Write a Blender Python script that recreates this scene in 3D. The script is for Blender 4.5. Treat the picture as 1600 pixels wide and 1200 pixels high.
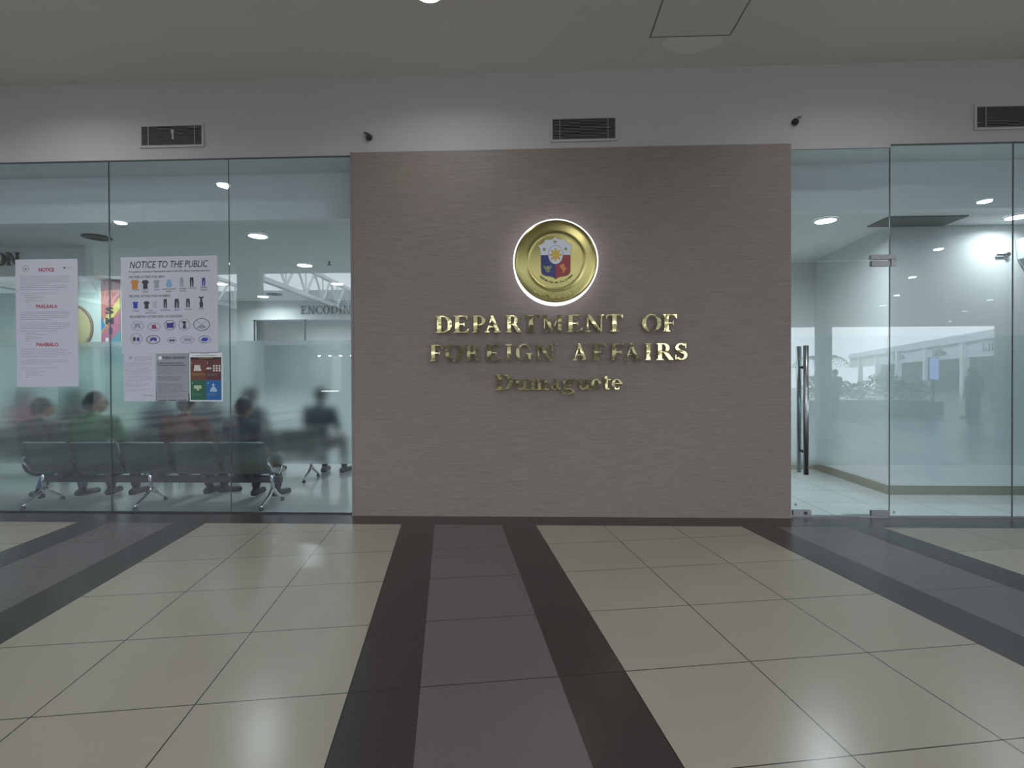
import bpy, bmesh, math, random
from math import sin, cos, pi, radians as R
from mathutils import Vector, Matrix, Euler
random.seed(7)
for o in list(bpy.data.objects): bpy.data.objects.remove(o)
S = bpy.context.scene
COL = S.collection

# ------------------------------------------------------------------ camera, world, exposure
cd = bpy.data.cameras.new('camera'); cam = bpy.data.objects.new('camera', cd); COL.objects.link(cam)
CAMP = Vector((0, -5.134, 1.35)); YAW = R(2.137); PIT = R(-.417); ROL = R(-.2324)
fw = Vector((-sin(YAW)*cos(PIT), cos(YAW)*cos(PIT), sin(PIT))); rr = Vector((cos(YAW), sin(YAW), 0)); uu = rr.cross(fw)
r2 = rr*cos(ROL) + uu*sin(ROL); u2 = -rr*sin(ROL) + uu*cos(ROL)
M = Matrix((r2, u2, -fw)).transposed().to_4x4(); M.translation = CAMP
cam.matrix_world = M
cd.sensor_width = 36; cd.lens = 801.5/1600*36; cd.clip_end = 300; cd.clip_start = .05
S.camera = cam
w = bpy.data.worlds.new('sky'); S.world = w; w.use_nodes = True
w.node_tree.nodes['Background'].inputs[0].default_value = (.86, .93, 1, 1)
w.node_tree.nodes['Background'].inputs[1].default_value = 4.6
S.view_settings.view_transform = 'Standard'; S.view_settings.look = 'None'
S.view_settings.gamma = 1; S.view_settings.use_curve_mapping = False
S.view_settings.exposure = 0.0
MALL_W = 15.0      # watts of one mall downlight
OFFICE_W = 27.0    # watts of one office downlight

def area_light(name, loc, power, size, col=(1, 1, 1), spread=180, rot=(0, 0, 0), parent=None):
    l = bpy.data.lights.new(name, 'AREA'); l.shape = 'DISK'; l.size = size; l.energy = power; l.color = col
    l.spread = R(spread)
    o = bpy.data.objects.new(name, l); COL.objects.link(o); o.location = loc; o.rotation_euler = rot
    if parent: o.parent = parent
    return o

# ------------------------------------------------------------------ materials
class NT:
    def __init__(s, name):
        s.m = bpy.data.materials.new(name); s.m.use_nodes = True; s.t = s.m.node_tree; s.n = s.t.nodes; s.l = s.t.links
        s.n.clear(); s.out = s.n.new('ShaderNodeOutputMaterial')
    def new(s, k, **kw):
        n = s.n.new(k)
        for a, b in kw.items(): setattr(n, a, b)
        return n
    def set(s, i, v):
        if isinstance(v, bpy.types.NodeSocket): s.l.new(v, i)
        else: i.default_value = v
    def math(s, op, a, b=0, c=None):
        n = s.new('ShaderNodeMath', operation=op); s.set(n.inputs[0], a); s.set(n.inputs[1], b)
        if c is not None: s.set(n.inputs[2], c)
        return n.outputs[0]
    def mixc(s, f, a, b):
        n = s.new('ShaderNodeMix', data_type='RGBA'); s.set(n.inputs[0], f); s.set(n.inputs[6], a); s.set(n.inputs[7], b)
        return n.outputs[2]
    def coord(s, kind='Object', scale=(1, 1, 1)):
        t = s.new('ShaderNodeTexCoord'); mp = s.new('ShaderNodeMapping'); mp.inputs['Scale'].default_value = scale
        s.l.new(t.outputs[kind], mp.inputs[0]); return mp.outputs[0]
    def noise(s, vec, scale, detail=3, rough=.5):
        n = s.new('ShaderNodeTexNoise'); s.l.new(vec, n.inputs['Vector']); n.inputs['Scale'].default_value = scale
        n.inputs['Detail'].default_value = detail; n.inputs['Roughness'].default_value = rough
        return n.outputs['Fac']
    def ramp(s, f, a, b, ca=(0, 0, 0, 1), cb=(1, 1, 1, 1)):
        n = s.new('ShaderNodeValToRGB'); s.l.new(f, n.inputs[0]); e = n.color_ramp.elements
        e[0].position = a; e[1].position = b; e[0].color = ca; e[1].color = cb; return n.outputs[0]
    def bump(s, h, strength=.2, dist=.01):
        n = s.new('ShaderNodeBump'); s.set(n.inputs['Height'], h); n.inputs['Strength'].default_value = strength
        n.inputs['Distance'].default_value = dist; return n.outputs[0]
    def bsdf(s, col, rough=.5, metal=0, normal=None, spec=None, emis=None, es=0):
        p = s.new('ShaderNodeBsdfPrincipled'); s.set(p.inputs['Base Color'], col); s.set(p.inputs['Roughness'], rough)
        s.set(p.inputs['Metallic'], metal)
        if normal is not None: s.l.new(normal, p.inputs['Normal'])
        if spec is not None: p.inputs['Specular IOR Level'].default_value = spec
        if emis: p.inputs['Emission Color'].default_value = emis; p.inputs['Emission Strength'].default_value = es
        s.l.new(p.outputs[0], s.out.inputs[0]); return p

def c4(c): return (c[0], c[1], c[2], 1)
_mc = {}
def mat(name, col, rough=.6, metal=0, var=.06, nscale=8, bump=0, spec=None):
    """plain painted / plastic / cloth surface with a little procedural variation"""
    if name in _mc: return _mc[name]
    t = NT(name); v = t.coord()
    f = t.noise(v, nscale, 4)
    a = c4([x*(1-var) for x in col]); b = c4([min(1, x*(1+var)) for x in col])
    cc = t.mixc(f, a, b)
    t.bsdf(cc, rough, metal, t.bump(t.noise(v, nscale*6, 3), bump, .004) if bump else None, spec)
    _mc[name] = t.m; return t.m
def emit(name, col, strength):
    if name in _mc: return _mc[name]
    t = NT(name); e = t.new('ShaderNodeEmission'); e.inputs[0].default_value = c4(col); e.inputs[1].default_value = strength
    t.l.new(e.outputs[0], t.out.inputs[0]); _mc[name] = t.m; return t.m

ANG = R(9.3255); TS = .62084
def floor_mat():
    t = NT('mall_floor_tiles'); g = t.new('ShaderNodeNewGeometry'); sp = t.new('ShaderNodeSeparateXYZ'); t.l.new(g.outputs['Position'], sp.inputs[0])
    x = sp.outputs[0]; y = sp.outputs[1]; yc = t.math('ADD', y, 5.134)
    u = t.math('ADD', t.math('MULTIPLY', x, cos(ANG)), t.math('MULTIPLY', yc, sin(ANG)))
    v = t.math('SUBTRACT', t.math('MULTIPLY', yc, cos(ANG)), t.math('MULTIPLY', x, sin(ANG)))
    def wrap(a, p): return t.math('FLOORED_MODULO', a, p)
    p = wrap(t.math('SUBTRACT', u, .807), TS*5)
    lt = lambda a, b: t.math('LESS_THAN', a, b)
    gt = lambda a, b: t.math('GREATER_THAN', a, b)
    light = lt(p, TS*3)
    grey = t.math('MULTIPLY', gt(p, TS*3.5), lt(p, TS*4.5))
    jw = .0055
    # joints along u: every TS inside the light zone; band edges
    ju = t.math('MULTIPLY', lt(wrap(p, TS), jw), lt(p, TS*3+.01))
    jv = lt(wrap(t.math('SUBTRACT', v, 2.2827-jw/2), TS), jw)
    j = t.math('MAXIMUM', ju, jv)
    border = t.math('MULTIPLY', gt(y, -.365), lt(y, .001))
    cv = t.coord('Object'); n1 = t.noise(cv, 1.3, 4); n2 = t.noise(cv, 40, 5, .7); n3 = t.noise(cv, 260, 2)
    li = t.mixc(n1, (.29, .262, .207, 1), (.345, .315, .253, 1))
    li = t.mixc(t.math('MULTIPLY', n2, .12), li, (.24, .23, .2, 1))
    dk = t.mixc(n2, (.034, .027, .026, 1), (.052, .042, .04, 1))
    gy = t.mixc(n2, (.10, .086, .086, 1), (.13, .112, .112, 1))
    gy = t.mixc(t.math('MULTIPLY', n3, .25), gy, (.16, .15, .15, 1))
    c = t.mixc(light, dk, li); c = t.mixc(grey, c, gy)
    c = t.mixc(j, c, (.02, .018, .016, 1))
    c = t.mixc(border, c, dk)
    ro = t.math('ADD', t.math('MULTIPLY', n2, .06), .21)
    t.bsdf(c, ro, 0, t.bump(t.math('ADD', t.math('MULTIPLY', n1, .3), t.math('MULTIPLY', j, -.4)), .03, .004), .42)
    return t.m
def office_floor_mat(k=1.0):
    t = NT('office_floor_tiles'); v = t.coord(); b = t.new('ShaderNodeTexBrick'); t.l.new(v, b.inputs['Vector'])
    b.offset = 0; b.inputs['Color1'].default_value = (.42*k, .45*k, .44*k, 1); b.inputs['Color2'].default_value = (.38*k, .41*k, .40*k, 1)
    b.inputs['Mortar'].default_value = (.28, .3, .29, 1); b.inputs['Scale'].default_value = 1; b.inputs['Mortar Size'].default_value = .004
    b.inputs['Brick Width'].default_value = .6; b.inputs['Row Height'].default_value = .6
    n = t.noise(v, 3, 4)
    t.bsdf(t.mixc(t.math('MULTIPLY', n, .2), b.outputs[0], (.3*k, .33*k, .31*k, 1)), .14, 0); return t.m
def panel_mat():
    t = NT('ribbed_vinyl_cladding'); v1 = t.coord('Object', (2.2, 1, 60)); v2 = t.coord('Object', (11, 1, 210)); v3 = t.coord('Object', (.8, 1, .8))
    n1 = t.noise(v1, 1.6, 5, .65); n2 = t.noise(v2, 1, 3, .6); n3 = t.noise(v3, 1.2, 3)
    c = t.mixc(t.ramp(n1, .34, .68), (.19, .158, .138, 1), (.27, .228, .203, 1))
    c = t.mixc(t.math('MULTIPLY', t.ramp(n2, .4, .62), .45), c, (.30, .258, .232, 1))
    c = t.mixc(t.math('MULTIPLY', n3, .25), c, (.23, .172, .148, 1))
    h = t.math('ADD', t.math('MULTIPLY', n1, .6), t.math('MULTIPLY', n2, .5))
    t.bsdf(c, .55, 0, t.bump(h, .3, .003), .3); return t.m
def glass_mat(name, tint, refl):
    """thin architectural glass: see-through with a Schlick mirror share, one share per face"""
    t = NT(name); g = t.new('ShaderNodeNewGeometry'); vm = t.new('ShaderNodeVectorMath', operation='DOT_PRODUCT')
    t.l.new(g.outputs['Normal'], vm.inputs[0]); t.l.new(g.outputs['Incoming'], vm.inputs[1])
    a = t.math('SUBTRACT', 1, t.math('ABSOLUTE', vm.outputs['Value'])); f = t.math('ADD', t.math('MULTIPLY', t.math('POWER', a, 5), 1-refl), refl)
    tr = t.new('ShaderNodeBsdfTransparent'); tr.inputs[0].default_value = c4(tint)
    gl = t.new('ShaderNodeBsdfGlossy'); gl.inputs['Roughness'].default_value = 0.0; gl.inputs[0].default_value = (1, 1, 1, 1)
    mx = t.new('ShaderNodeMixShader'); t.l.new(f, mx.inputs[0]); t.l.new(tr.outputs[0], mx.inputs[1]); t.l.new(gl.outputs[0], mx.inputs[2])
    t.l.new(mx.outputs[0], t.out.inputs[0]); return t.m
def film_mat():
    t = NT('frosted_film'); v = t.coord(); n = t.noise(v, 2.2, 3)
    rf = t.new('ShaderNodeBsdfRefraction'); rf.inputs[0].default_value = (.93, .97, .97, 1); rf.inputs['Roughness'].default_value = .25; rf.inputs['IOR'].default_value = 1.3
    tl = t.new('ShaderNodeBsdfTranslucent'); tl.inputs[0].default_value = (.8, .86, .86, 1)
    df = t.new('ShaderNodeBsdfDiffuse'); df.inputs[0].default_value = (.8, .86, .86, 1)
    m0 = t.new('ShaderNodeMixShader'); m0.inputs[0].default_value = .5; t.l.new(tl.outputs[0], m0.inputs[1]); t.l.new(df.outputs[0], m0.inputs[2])
    m1 = t.new('ShaderNodeMixShader'); t.l.new(t.math('ADD', t.math('MULTIPLY', n, .04), .02), m1.inputs[0]); t.l.new(rf.outputs[0], m1.inputs[1]); t.l.new(m0.outputs[0], m1.inputs[2])
    t.l.new(m1.outputs[0], t.out.inputs[0]); return t.m
def gold_mat(name, rough, wob, col=(.56, .46, .2)):
    t = NT(name); v = t.coord('Object'); n = t.noise(v, 7, 2)
    t.bsdf(c4(col), rough, 1, t.bump(n, wob, .02)); return t.m

m_floor = floor_mat(); m_ofloor = office_floor_mat(); m_panel = panel_mat()
m_glass = glass_mat('clear_tempered_glass', (.865, .905, .925), .055)
m_film = film_mat()
m_gold = gold_mat('mirror_gold_letter', .1, .5, (.47, .41, .20)); m_goldseal = gold_mat('gold_seal_metal', .24, .03, (.37, .325, .13))
m_goldemb = gold_mat('gold_embossing', .3, .1, (.36, .3, .1))
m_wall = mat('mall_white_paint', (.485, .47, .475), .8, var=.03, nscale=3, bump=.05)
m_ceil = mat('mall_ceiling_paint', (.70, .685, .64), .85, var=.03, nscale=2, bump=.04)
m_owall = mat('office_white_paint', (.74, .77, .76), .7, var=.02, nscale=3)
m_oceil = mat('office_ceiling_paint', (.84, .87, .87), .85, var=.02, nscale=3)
m_mint = mat('office_mint_wall_paint', (.60, .77, .70), .7, var=.03)
m_base = mat('taupe_baseboard_tile', (.25, .235, .17), .35, var=.12, nscale=20)
m_steel = mat('brushed_steel', (.42, .43, .44), .28, 1, var=.05, nscale=30)
m_chrome = mat('chrome', (.72, .74, .75), .1, 1, var=.02)
m_seat = mat('perforated_seat_steel', (.10, .115, .11), .5, .4, var=.08, nscale=60, bump=.3)
m_black = mat('black_plastic', (.018, .018, .02), .4, var=.2)
m_dark = mat('dark_grey_metal', (.06, .06, .062), .4, .4, var=.2)
m_seam = mat('dark_silicone_joint', (.09, .11, .11), .3)
m_paper = mat('white_paper', (.55, .565, .655), .7, var=.02, nscale=12)
m_paper2 = mat('grey_printed_paper', (.33, .33, .37), .7, var=.12, nscale=60)
m_ink = mat('black_ink', (.035, .037, .055), .6, var=.1)
m_inkg = mat('grey_ink', (.22, .225, .28), .6, var=.1)
m_red = mat('crimson_ink', (.42, .045, .11), .6)
m_white = mat('plain_white', (.75, .76, .78), .5, var=.02)
m_slat = mat('vent_slat_paint', (.34, .34, .33), .5, var=.05)
m_lamp = emit('mall_lamp_lens', (.93, .97, 1), 14)
m_olamp = emit('office_lamp_lens', (.95, 1, 1), 14)

# ------------------------------------------------------------------ mesh helpers
def bx(bm, x0, y0, z0, x1, y1, z1, mtx=None):
    vs = [bm.verts.new((x, y, z)) for x in (x0, x1) for y in (y0, y1) for z in (z0, z1)]
    for f in ((0, 1, 3, 2), (4, 6, 7, 5), (0, 4, 5, 1), (2, 3, 7, 6), (0, 2, 6, 4), (1, 5, 7, 3)):
        bm.faces.new([vs[i] for i in f])
    if mtx: bmesh.ops.transform(bm, matrix=mtx, verts=vs)
    return vs
def prism(bm, pts, y0, y1, mtx=None):
    """2-D outline in x,z extruded along y (front face at y0, the smaller)"""
    a = [bm.verts.new((p[0], y0, p[1])) for p in pts]; b = [bm.verts.new((p[0], y1, p[1])) for p in pts]
    n = len(pts)
    bm.faces.new(a); bm.faces.new(b[::-1])
    for i in range(n): bm.faces.new((a[i], b[i], b[(i+1) % n], a[(i+1) % n]))
    if mtx: bmesh.ops.transform(bm, matrix=mtx, verts=a+b)
def prismz(bm, pts, z0, z1):
    a = [bm.verts.new((p[0], p[1], z0)) for p in pts]; b = [bm.verts.new((p[0], p[1], z1)) for p in pts]
    n = len(pts); bm.faces.new(a[::-1]); bm.faces.new(b)
    for i in range(n): bm.faces.new((a[i], a[(i+1) % n], b[(i+1) % n], b[i]))
def tube(bm, pts, rad, seg=12, closed=False):
    pts = [Vector(p) for p in pts]; n = len(pts); rings = []
    if not hasattr(rad, '__len__'): rad = [rad]*n
    ref = Vector((0, 0, 1))
    for i, p in enumerate(pts):
        if closed: d = pts[(i+1) % n]-pts[i-1]
        else: d = pts[min(i+1, n-1)]-pts[max(i-1, 0)]
        d.normalize(); r_ = ref if abs(d.dot(ref)) < .95 else Vector((0, 1, 0))
        a = d.cross(r_).normalized(); b = a.cross(d)
        rings.append([bm.verts.new(p+(a*cos(2*pi*k/seg)+b*sin(2*pi*k/seg))*rad[i]) for k in range(seg)])
    m = n if closed else n-1
    for i in range(m):
        A = rings[i]; B = rings[(i+1) % n]
        for k in range(seg): bm.faces.new((A[k], A[(k+1) % seg], B[(k+1) % seg], B[k]))
    if not closed: bm.faces.new(rings[0][::-1]); bm.faces.new(rings[-1])
def capsule(bm, p0, p1, a, b, seg=14):
    p0 = Vector(p0); p1 = Vector(p1); d = (p1-p0); L = d.length
    if L < 1e-5: d = Vector((0, 0, 1)); L = 1e-4; p1 = p0+d*L
    d.normalize(); pts = []; rad = []
    for k in range(1, 5): t = pi/2*(1-k/4*.999); pts.append(p0-d*a*sin(t)); rad.append(max(a*cos(t), a*.05))
    for k in range(3, -1, -1): t = pi/2*(1-(k+0)/4*.999) if k else pi/2*.97; pts.append(p1+d*b*sin(t)); rad.append(max(b*cos(t), b*.05))
    tube(bm, pts, rad, seg)
def ellip(bm, c, r, rot=(0, 0, 0), seg=20):
    m = Matrix.Translation(c) @ Euler(rot).to_matrix().to_4x4() @ Matrix.Diagonal((r[0], r[1], r[2], 1))
    bmesh.ops.create_uvsphere(bm, u_segments=seg, v_segments=seg//2+2, radius=1, matrix=m)
def lathe(bm, prof, seg=48, mtx=None, a0=0, a1=2*pi):
    """profile of (radius, height); axis z"""
    full = abs(a1-a0-2*pi) < 1e-6; rings = []
    for r_, z in prof:
        if r_ < 1e-6: rings.append([bm.verts.new((0, 0, z))]*seg if full else [bm.verts.new((0, 0, z))]*(seg+1)); continue
        rings.append([bm.verts.new((r_*cos(a0+(a1-a0)*k/seg), r_*sin(a0+(a1-a0)*k/seg), z)) for k in range(seg if full else seg+1)])
    for i in range(len(rings)-1):
        A, B = rings[i], rings[i+1]; n = seg
        for k in range(n):
            q = [A[k], A[(k+1) % len(A)], B[(k+1) % len(B)], B[k]]
            u_ = []
            for v in q:
                if v not in u_: u_.append(v)
            if len(u_) > 2: bm.faces.new(u_)
    vs = set(v for r_ in rings for v in r_)
    if mtx: bmesh.ops.transform(bm, matrix=mtx, verts=list(vs))
def obj(name, bm, m, parent=None, smooth=False, bevel=0, normals=True):
    if normals: bmesh.ops.recalc_face_normals(bm, faces=bm.faces)
    me = bpy.data.meshes.new(name); bm.to_mesh(me); bm.free()
    o = bpy.data.objects.new(name, me); COL.objects.link(o)
    if m: me.materials.append(m)
    if smooth:
        for p in me.polygons: p.use_smooth = True
    if bevel:
        b = o.modifiers.new('bevel', 'BEVEL'); b.width = bevel; b.segments = 2; b.limit_method = 'ANGLE'
    if parent: o.parent = parent
    return o
def B(): return bmesh.new()
def thing(name, label, cat, loc=(0, 0, 0), rz=0, group=None):
    o = bpy.data.objects.new(name, None); COL.objects.link(o); o.location = loc; o.rotation_euler = (0, 0, rz)
    o.empty_display_size = .05
    return tag(o, label, cat, group)
def tag(o, label, cat, group=None):
    o['label'] = label; o['category'] = cat
    if group: o['group'] = group
    return o
def struct(name, bm, m, parent=None, **k):
    o = obj(name, bm, m, parent, **k)
    o['kind'] = 'structure'; return o
def box_obj(name, x0, y0, z0, x1, y1, z1, m, parent=None, bevel=0):
    b = B(); bx(b, x0, y0, z0, x1, y1, z1); return obj(name, b, m, parent, bevel=bevel)
def box_struct(name, x0, y0, z0, x1, y1, z1, m, parent=None):
    b = B(); bx(b, x0, y0, z0, x1, y1, z1); return struct(name, b, m, parent)
def dup(root, loc, rz=0, label=None):
    r_ = root.copy(); COL.objects.link(r_); r_.location = loc; r_.rotation_euler = (0, 0, rz)
    if label: r_['label'] = label
    for ch in list(root.children):
        c = ch.copy(); COL.objects.link(c); c.parent = r_
        for g in list(ch.children):
            d = g.copy(); COL.objects.link(d); d.parent = c
    return r_
def text(name, body, size, x, y, z, m, parent, ext=.0004, off=0, shear=0, width=None, rotz=0, tilt=0):
    """upright lettering in the x-z plane facing -y, turned into a mesh; x = left edge, z = baseline"""
    cu = bpy.data.curves.new(name, 'FONT'); cu.body = body; cu.size = size; cu.extrude = ext; cu.offset = off; cu.shear = shear
    cu.resolution_u = 3
    o = bpy.data.objects.new(name, cu); COL.objects.link(o)
    dg = bpy.context.evaluated_depsgraph_get(); me = bpy.data.meshes.new_from_object(o.evaluated_get(dg))
    bpy.data.objects.remove(o); bpy.data.curves.remove(cu)
    if width and len(me.vertices):
        xs = [v.co.x for v in me.vertices]; k = width/(max(xs)-min(xs)); x0 = min(xs)
        for v in me.vertices: v.co.x = (v.co.x-x0)*k
    mt = Matrix.Translation((x, y, z)) @ Matrix.Rotation(rotz, 4, 'Z') @ Matrix.Rotation(tilt, 4, 'Y') @ Matrix.Rotation(pi/2, 4, 'X')
    me.transform(mt)
    me.materials.clear(); me.materials.append(m); me.name = name
    o = bpy.data.objects.new(name, me); COL.objects.link(o); o.parent = parent
    return o

# ================================================================== THE SETTING
H = 4.42; GT = 3.62; OC = 3.12
PX0, PX1 = -1.775, 2.515
# mall floor and office floor
b = B(); prismz(b, [(-30, -75), (60, -75), (60, 0), (-30, 0)], -.1, 0); struct('floor', b, m_floor)
b = B(); prismz(b, [(-11, 0), (-.5, 0), (-.5, 12), (-11, 12)], -.1, .0005); struct('floor_office', b, m_ofloor)
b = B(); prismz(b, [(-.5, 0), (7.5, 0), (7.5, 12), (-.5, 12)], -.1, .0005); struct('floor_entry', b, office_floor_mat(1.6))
# mall ceiling (L-shaped slab reaching back over the corridor)
CE = 9.2
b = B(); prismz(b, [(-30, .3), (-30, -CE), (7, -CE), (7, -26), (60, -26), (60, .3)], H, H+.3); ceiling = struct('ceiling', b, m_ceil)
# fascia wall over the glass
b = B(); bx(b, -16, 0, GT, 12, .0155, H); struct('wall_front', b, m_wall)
# clad panel wall between the glass fronts
b = B(); bx(b, PX0, -.07, 0, PX1, .1, GT+.005); struct('wall_centre', b, m_panel)
for i, x in enumerate((-.34, 1.08)):
    b = B(); bx(b, x-.0012, -.0709, 0, x+.0012, -.069, GT); struct('trim_%d' % (20+i), b, mat('cladding_joint', (.2, .17, .155), .6))
# glass fronts
GY = .006
def pane(name, x0, x1, z0, z1, film=True, tilt=0.0, m=m_glass):
    b = B(); bx(b, x0+.0025-(x0+x1)/2, -GY, z0, x1-.0025-(x0+x1)/2, GY, z1)
    o = struct(name, b, m); o.location.x = (x0+x1)/2; o.rotation_euler.z = tilt
    if film:
        b = B(); bx(b, x0+.004-(x0+x1)/2, GY+.0008, .505, x1-.004-(x0+x1)/2, GY+.0018, 1.765)
        f = obj('frosted_film', b, m_film, o)
    return o
xl = [-6.95, -5.7, -4.334, -3.074, PX0]
XX = [-8.2]+xl
n = 1
for a, c in zip(XX[:-1], XX[1:]):
    pane('window_%d' % n, a, c, .012, GT, tilt=R([.12, -.1, .1, -.16, .08][n-1])); n += 1
xr = [3.49, 4.647, 5.85, 7.05]
for a, c in zip(xr[:-1], xr[1:]):
    pane('window_%d' % n, a, c, .012, GT, tilt=R([.06, -.12, .05][n-6])); n += 1
pane('window_%d' % n, PX1, 3.49, 2.505, GT, film=False, tilt=R(.1))      # transom over the door
ti = 1
for x in xl[:-1]+xr[:-1]:
    b = B(); bx(b, x-.0025, -GY-.0005, .012, x+.0025, GY+.0005, GT); struct('trim_%d' % ti, b, m_seam); ti += 1
# slim head and sill channels
for a, c in ((-8.2, PX0), (PX1, 7.05)):
    b = B(); bx(b, a, -.008, GT-.003, c, .016, GT+.006); struct('trim_%d' % ti, b, mat('grey_head_channel', (.12, .13, .13), .5)); ti += 1
    b = B(); bx(b, a, -.012, 0, c, .012, .012); struct('trim_%d' % ti, b, m_dark if a < 0 else m_steel); ti += 1
b = B(); bx(b, PX1, -.012, GT-.028, 3.49, -.0085, GT+.006); struct('trim_%d' % ti, b, m_wall); ti += 1
b = B(); bx(b, PX1, -.012, GT-.032, 3.49, -.0085, GT-.028); struct('trim_%d' % ti, b, m_seam); ti += 1
b = B(); bx(b, PX0-.02, -.075, 0, PX0, .03, GT+.008); struct('trim_%d' % ti, b, mat('greyed_edge_trim', (.22, .2, .19), .5)); ti += 1

# the glass door, its film, pull handles and patch fittings
door = pane('door_1', PX1+.004, 3.487, .012, 2.498, tilt=0.0)
dx = (PX1+.004+3.487)/2
def dl(x): return x-dx
b = B(); tube(b, [(dl(2.659), -.065, .425), (dl(2.659), -.065, 1.675)], .024, 20)
h1 = obj('pull_handle', b, m_steel, door, smooth=True)
b = B(); tube(b, [(dl(2.659), .065, .425), (dl(2.659), .065, 1.675)], .019, 20)
h2 = obj('pull_handle', b, m_steel, door, smooth=True)
for hz in (.643, 1.464):
    b = B(); tube(b, [(dl(2.659), -.062, hz), (dl(2.659), -GY-.001, hz)], .009, 12); tube(b, [(dl(2.659), -.014, hz), (dl(2.659), -GY-.0005, hz)], .016, 16); obj('standoff', b, m_dark, h1, smooth=True)
    b = B(); tube(b, [(dl(2.659), .062, hz), (dl(2.659), GY+.002, hz)], .009, 12); obj('standoff', b, m_dark, h2, smooth=True)
def patch(x0, z0, x1, z1, name, keyhole=False):
    b = B(); bx(b, dl(x0), -.022, z0, dl(x1), -GY-.0004, z1); bx(b, dl(x0), GY+.003, z0, dl(x1), .022, z1)
    o = obj(name, b, m_steel, door, bevel=.002)
    if keyhole:
        b = B(); lathe(b, [(0, .006), (.017, .006), (.017, 0), (0, 0)], 24, Matrix.Translation((dl((x0+x1)/2+.03), -.022, (z0+z1)/2)) @ Matrix.Rotation(pi/2, 4, 'X'))
        obj('lock_cylinder', b, m_dark, o)
patch(2.562, .014, 2.735, .064, 'lock_fitting', True)
patch(3.314, .014, 3.484, .064, 'hinge_fitting')
b = B(); bx(b, 3.305, -.022, 2.508, 3.545, -GY-.001, 2.555); bx(b, 3.493, -.022, 2.44, 3.545, -GY-.001, 2.508)
bx(b, 3.305, GY+.001, 2.508, 3.545, .022, 2.555)
tag(obj('transom_fitting', b, m_steel, bevel=.002), 'brushed steel corner fitting joining transom and fixed pane above the glass door', 'door fitting')
patch(3.312, 2.444, 3.484, 2.497, 'pivot_fitting')
b = B(); prismz(b, [(3.1, .1), (3.2, -.03), (3.47, -.03), (3.44, .1)], 0, .004)
tag(obj('floor_spring_cover', b, m_steel), 'flat steel floor spring cover plate under the glass door hinge', 'cover plate')
for x, z, t_ in ((2.593, .119, 'lock fitting at the left foot of the glass door'), (3.53, .049, 'hinge side foot of the glass door')):
    b = B(); lathe(b, [(0, .003), (.014, .002), (.015, 0), (0, 0)], 20, Matrix.Translation((x, -GY-.0006, z)) @ Matrix.Rotation(pi/2, 4, 'X'))
    tag(obj('glass_sticker', b, mat('grey_sticker', (.4, .4, .38), .6)), 'small round grey sticker by the '+t_, 'sticker')

# ================================================================== OFFICE SHELL
b = B(); bx(b, -9.5, .006+.01, GT, 7.4, .4, GT+.1); struct('ceiling_entry', b, m_oceil)                 # high strip just inside the glass
b = B(); bx(b, -9.5, .4, OC, 7.4, .5, GT+.1); struct('wall_bulkhead', b, mat('bulkhead_white_paint', (.93, .95, .95), .7, var=.02))                       # bulkhead face
b = B(); bx(b, -9.5, .5, OC, 7.4, 12, OC+.1); struct('ceiling_office', b, m_oceil)
b = B(); bx(b, -9.6, .03, 0, -9.5, 12, OC+.6); struct('wall_left', b, m_owall)
b = B(); bx(b, -9.5, 3.5, 0, -6.2, 3.6, OC); struct('wall_mint', b, m_mint)
b = B(); bx(b, -9.5, 9, 0, -.5, 9.1, OC); struct('wall_back', b, m_owall)
b = B(); bx(b, -.6, .11, 0, -.5, 9, OC); struct('wall_partition', b, m_owall)
b = B(); bx(b, -.5, 2.7, 0, 4.24, 2.8, OC); struct('wall_right_back', b, m_owall)
b = B(); prismz(b, [(4.16, 1.0), (7.4, 1.0), (7.4, 2.8), (4.24, 2.8)], 0, OC); struct('wall_right', b, m_owall)
b = B(); bx(b, 7.3, .03, 0, 7.4, 1.0, OC+.6); struct('wall_far_right', b, m_owall)
# baseboards
b = B(); prismz(b, [(4.146, .986), (7.3, .986), (7.3, 1.0), (4.16, 1.0)], 0, .105); struct('baseboard_front', b, m_base)
b = B(); prismz(b, [(4.146, .986), (4.16, 1.0), (4.24, 2.7), (4.226, 2.686)], 0, .105); struct('baseboard_right', b, m_base)
b = B(); bx(b, -.5, 2.686, 0, 4.226, 2.7, .105); struct('baseboard_back', b, m_base)
# ENCODING bulkhead with counter windows under it
b = B(); bx(b, -8.5, 6, 2.71, -.6, 6.2, OC); struct('wall_counter_head', b, m_owall)
b = B(); bx(b, -9.5, 6, 0, -6.15, 6.15, 2.71); struct('wall_counter_side', b, m_owall)
b = B(); bx(b, -6.15, 6, 0, -.6, 6.2, 1.05); struct('wall_counter_base', b, m_owall)
for i, x in enumerate((-6.15, -5.0, -3.85, -2.7)):
    b = B(); bx(b, x-.012, 6.04, 1.05, x+.012, 6.09, 2.71); struct('trim_%d' % (ti+i), b, m_seam)
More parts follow.
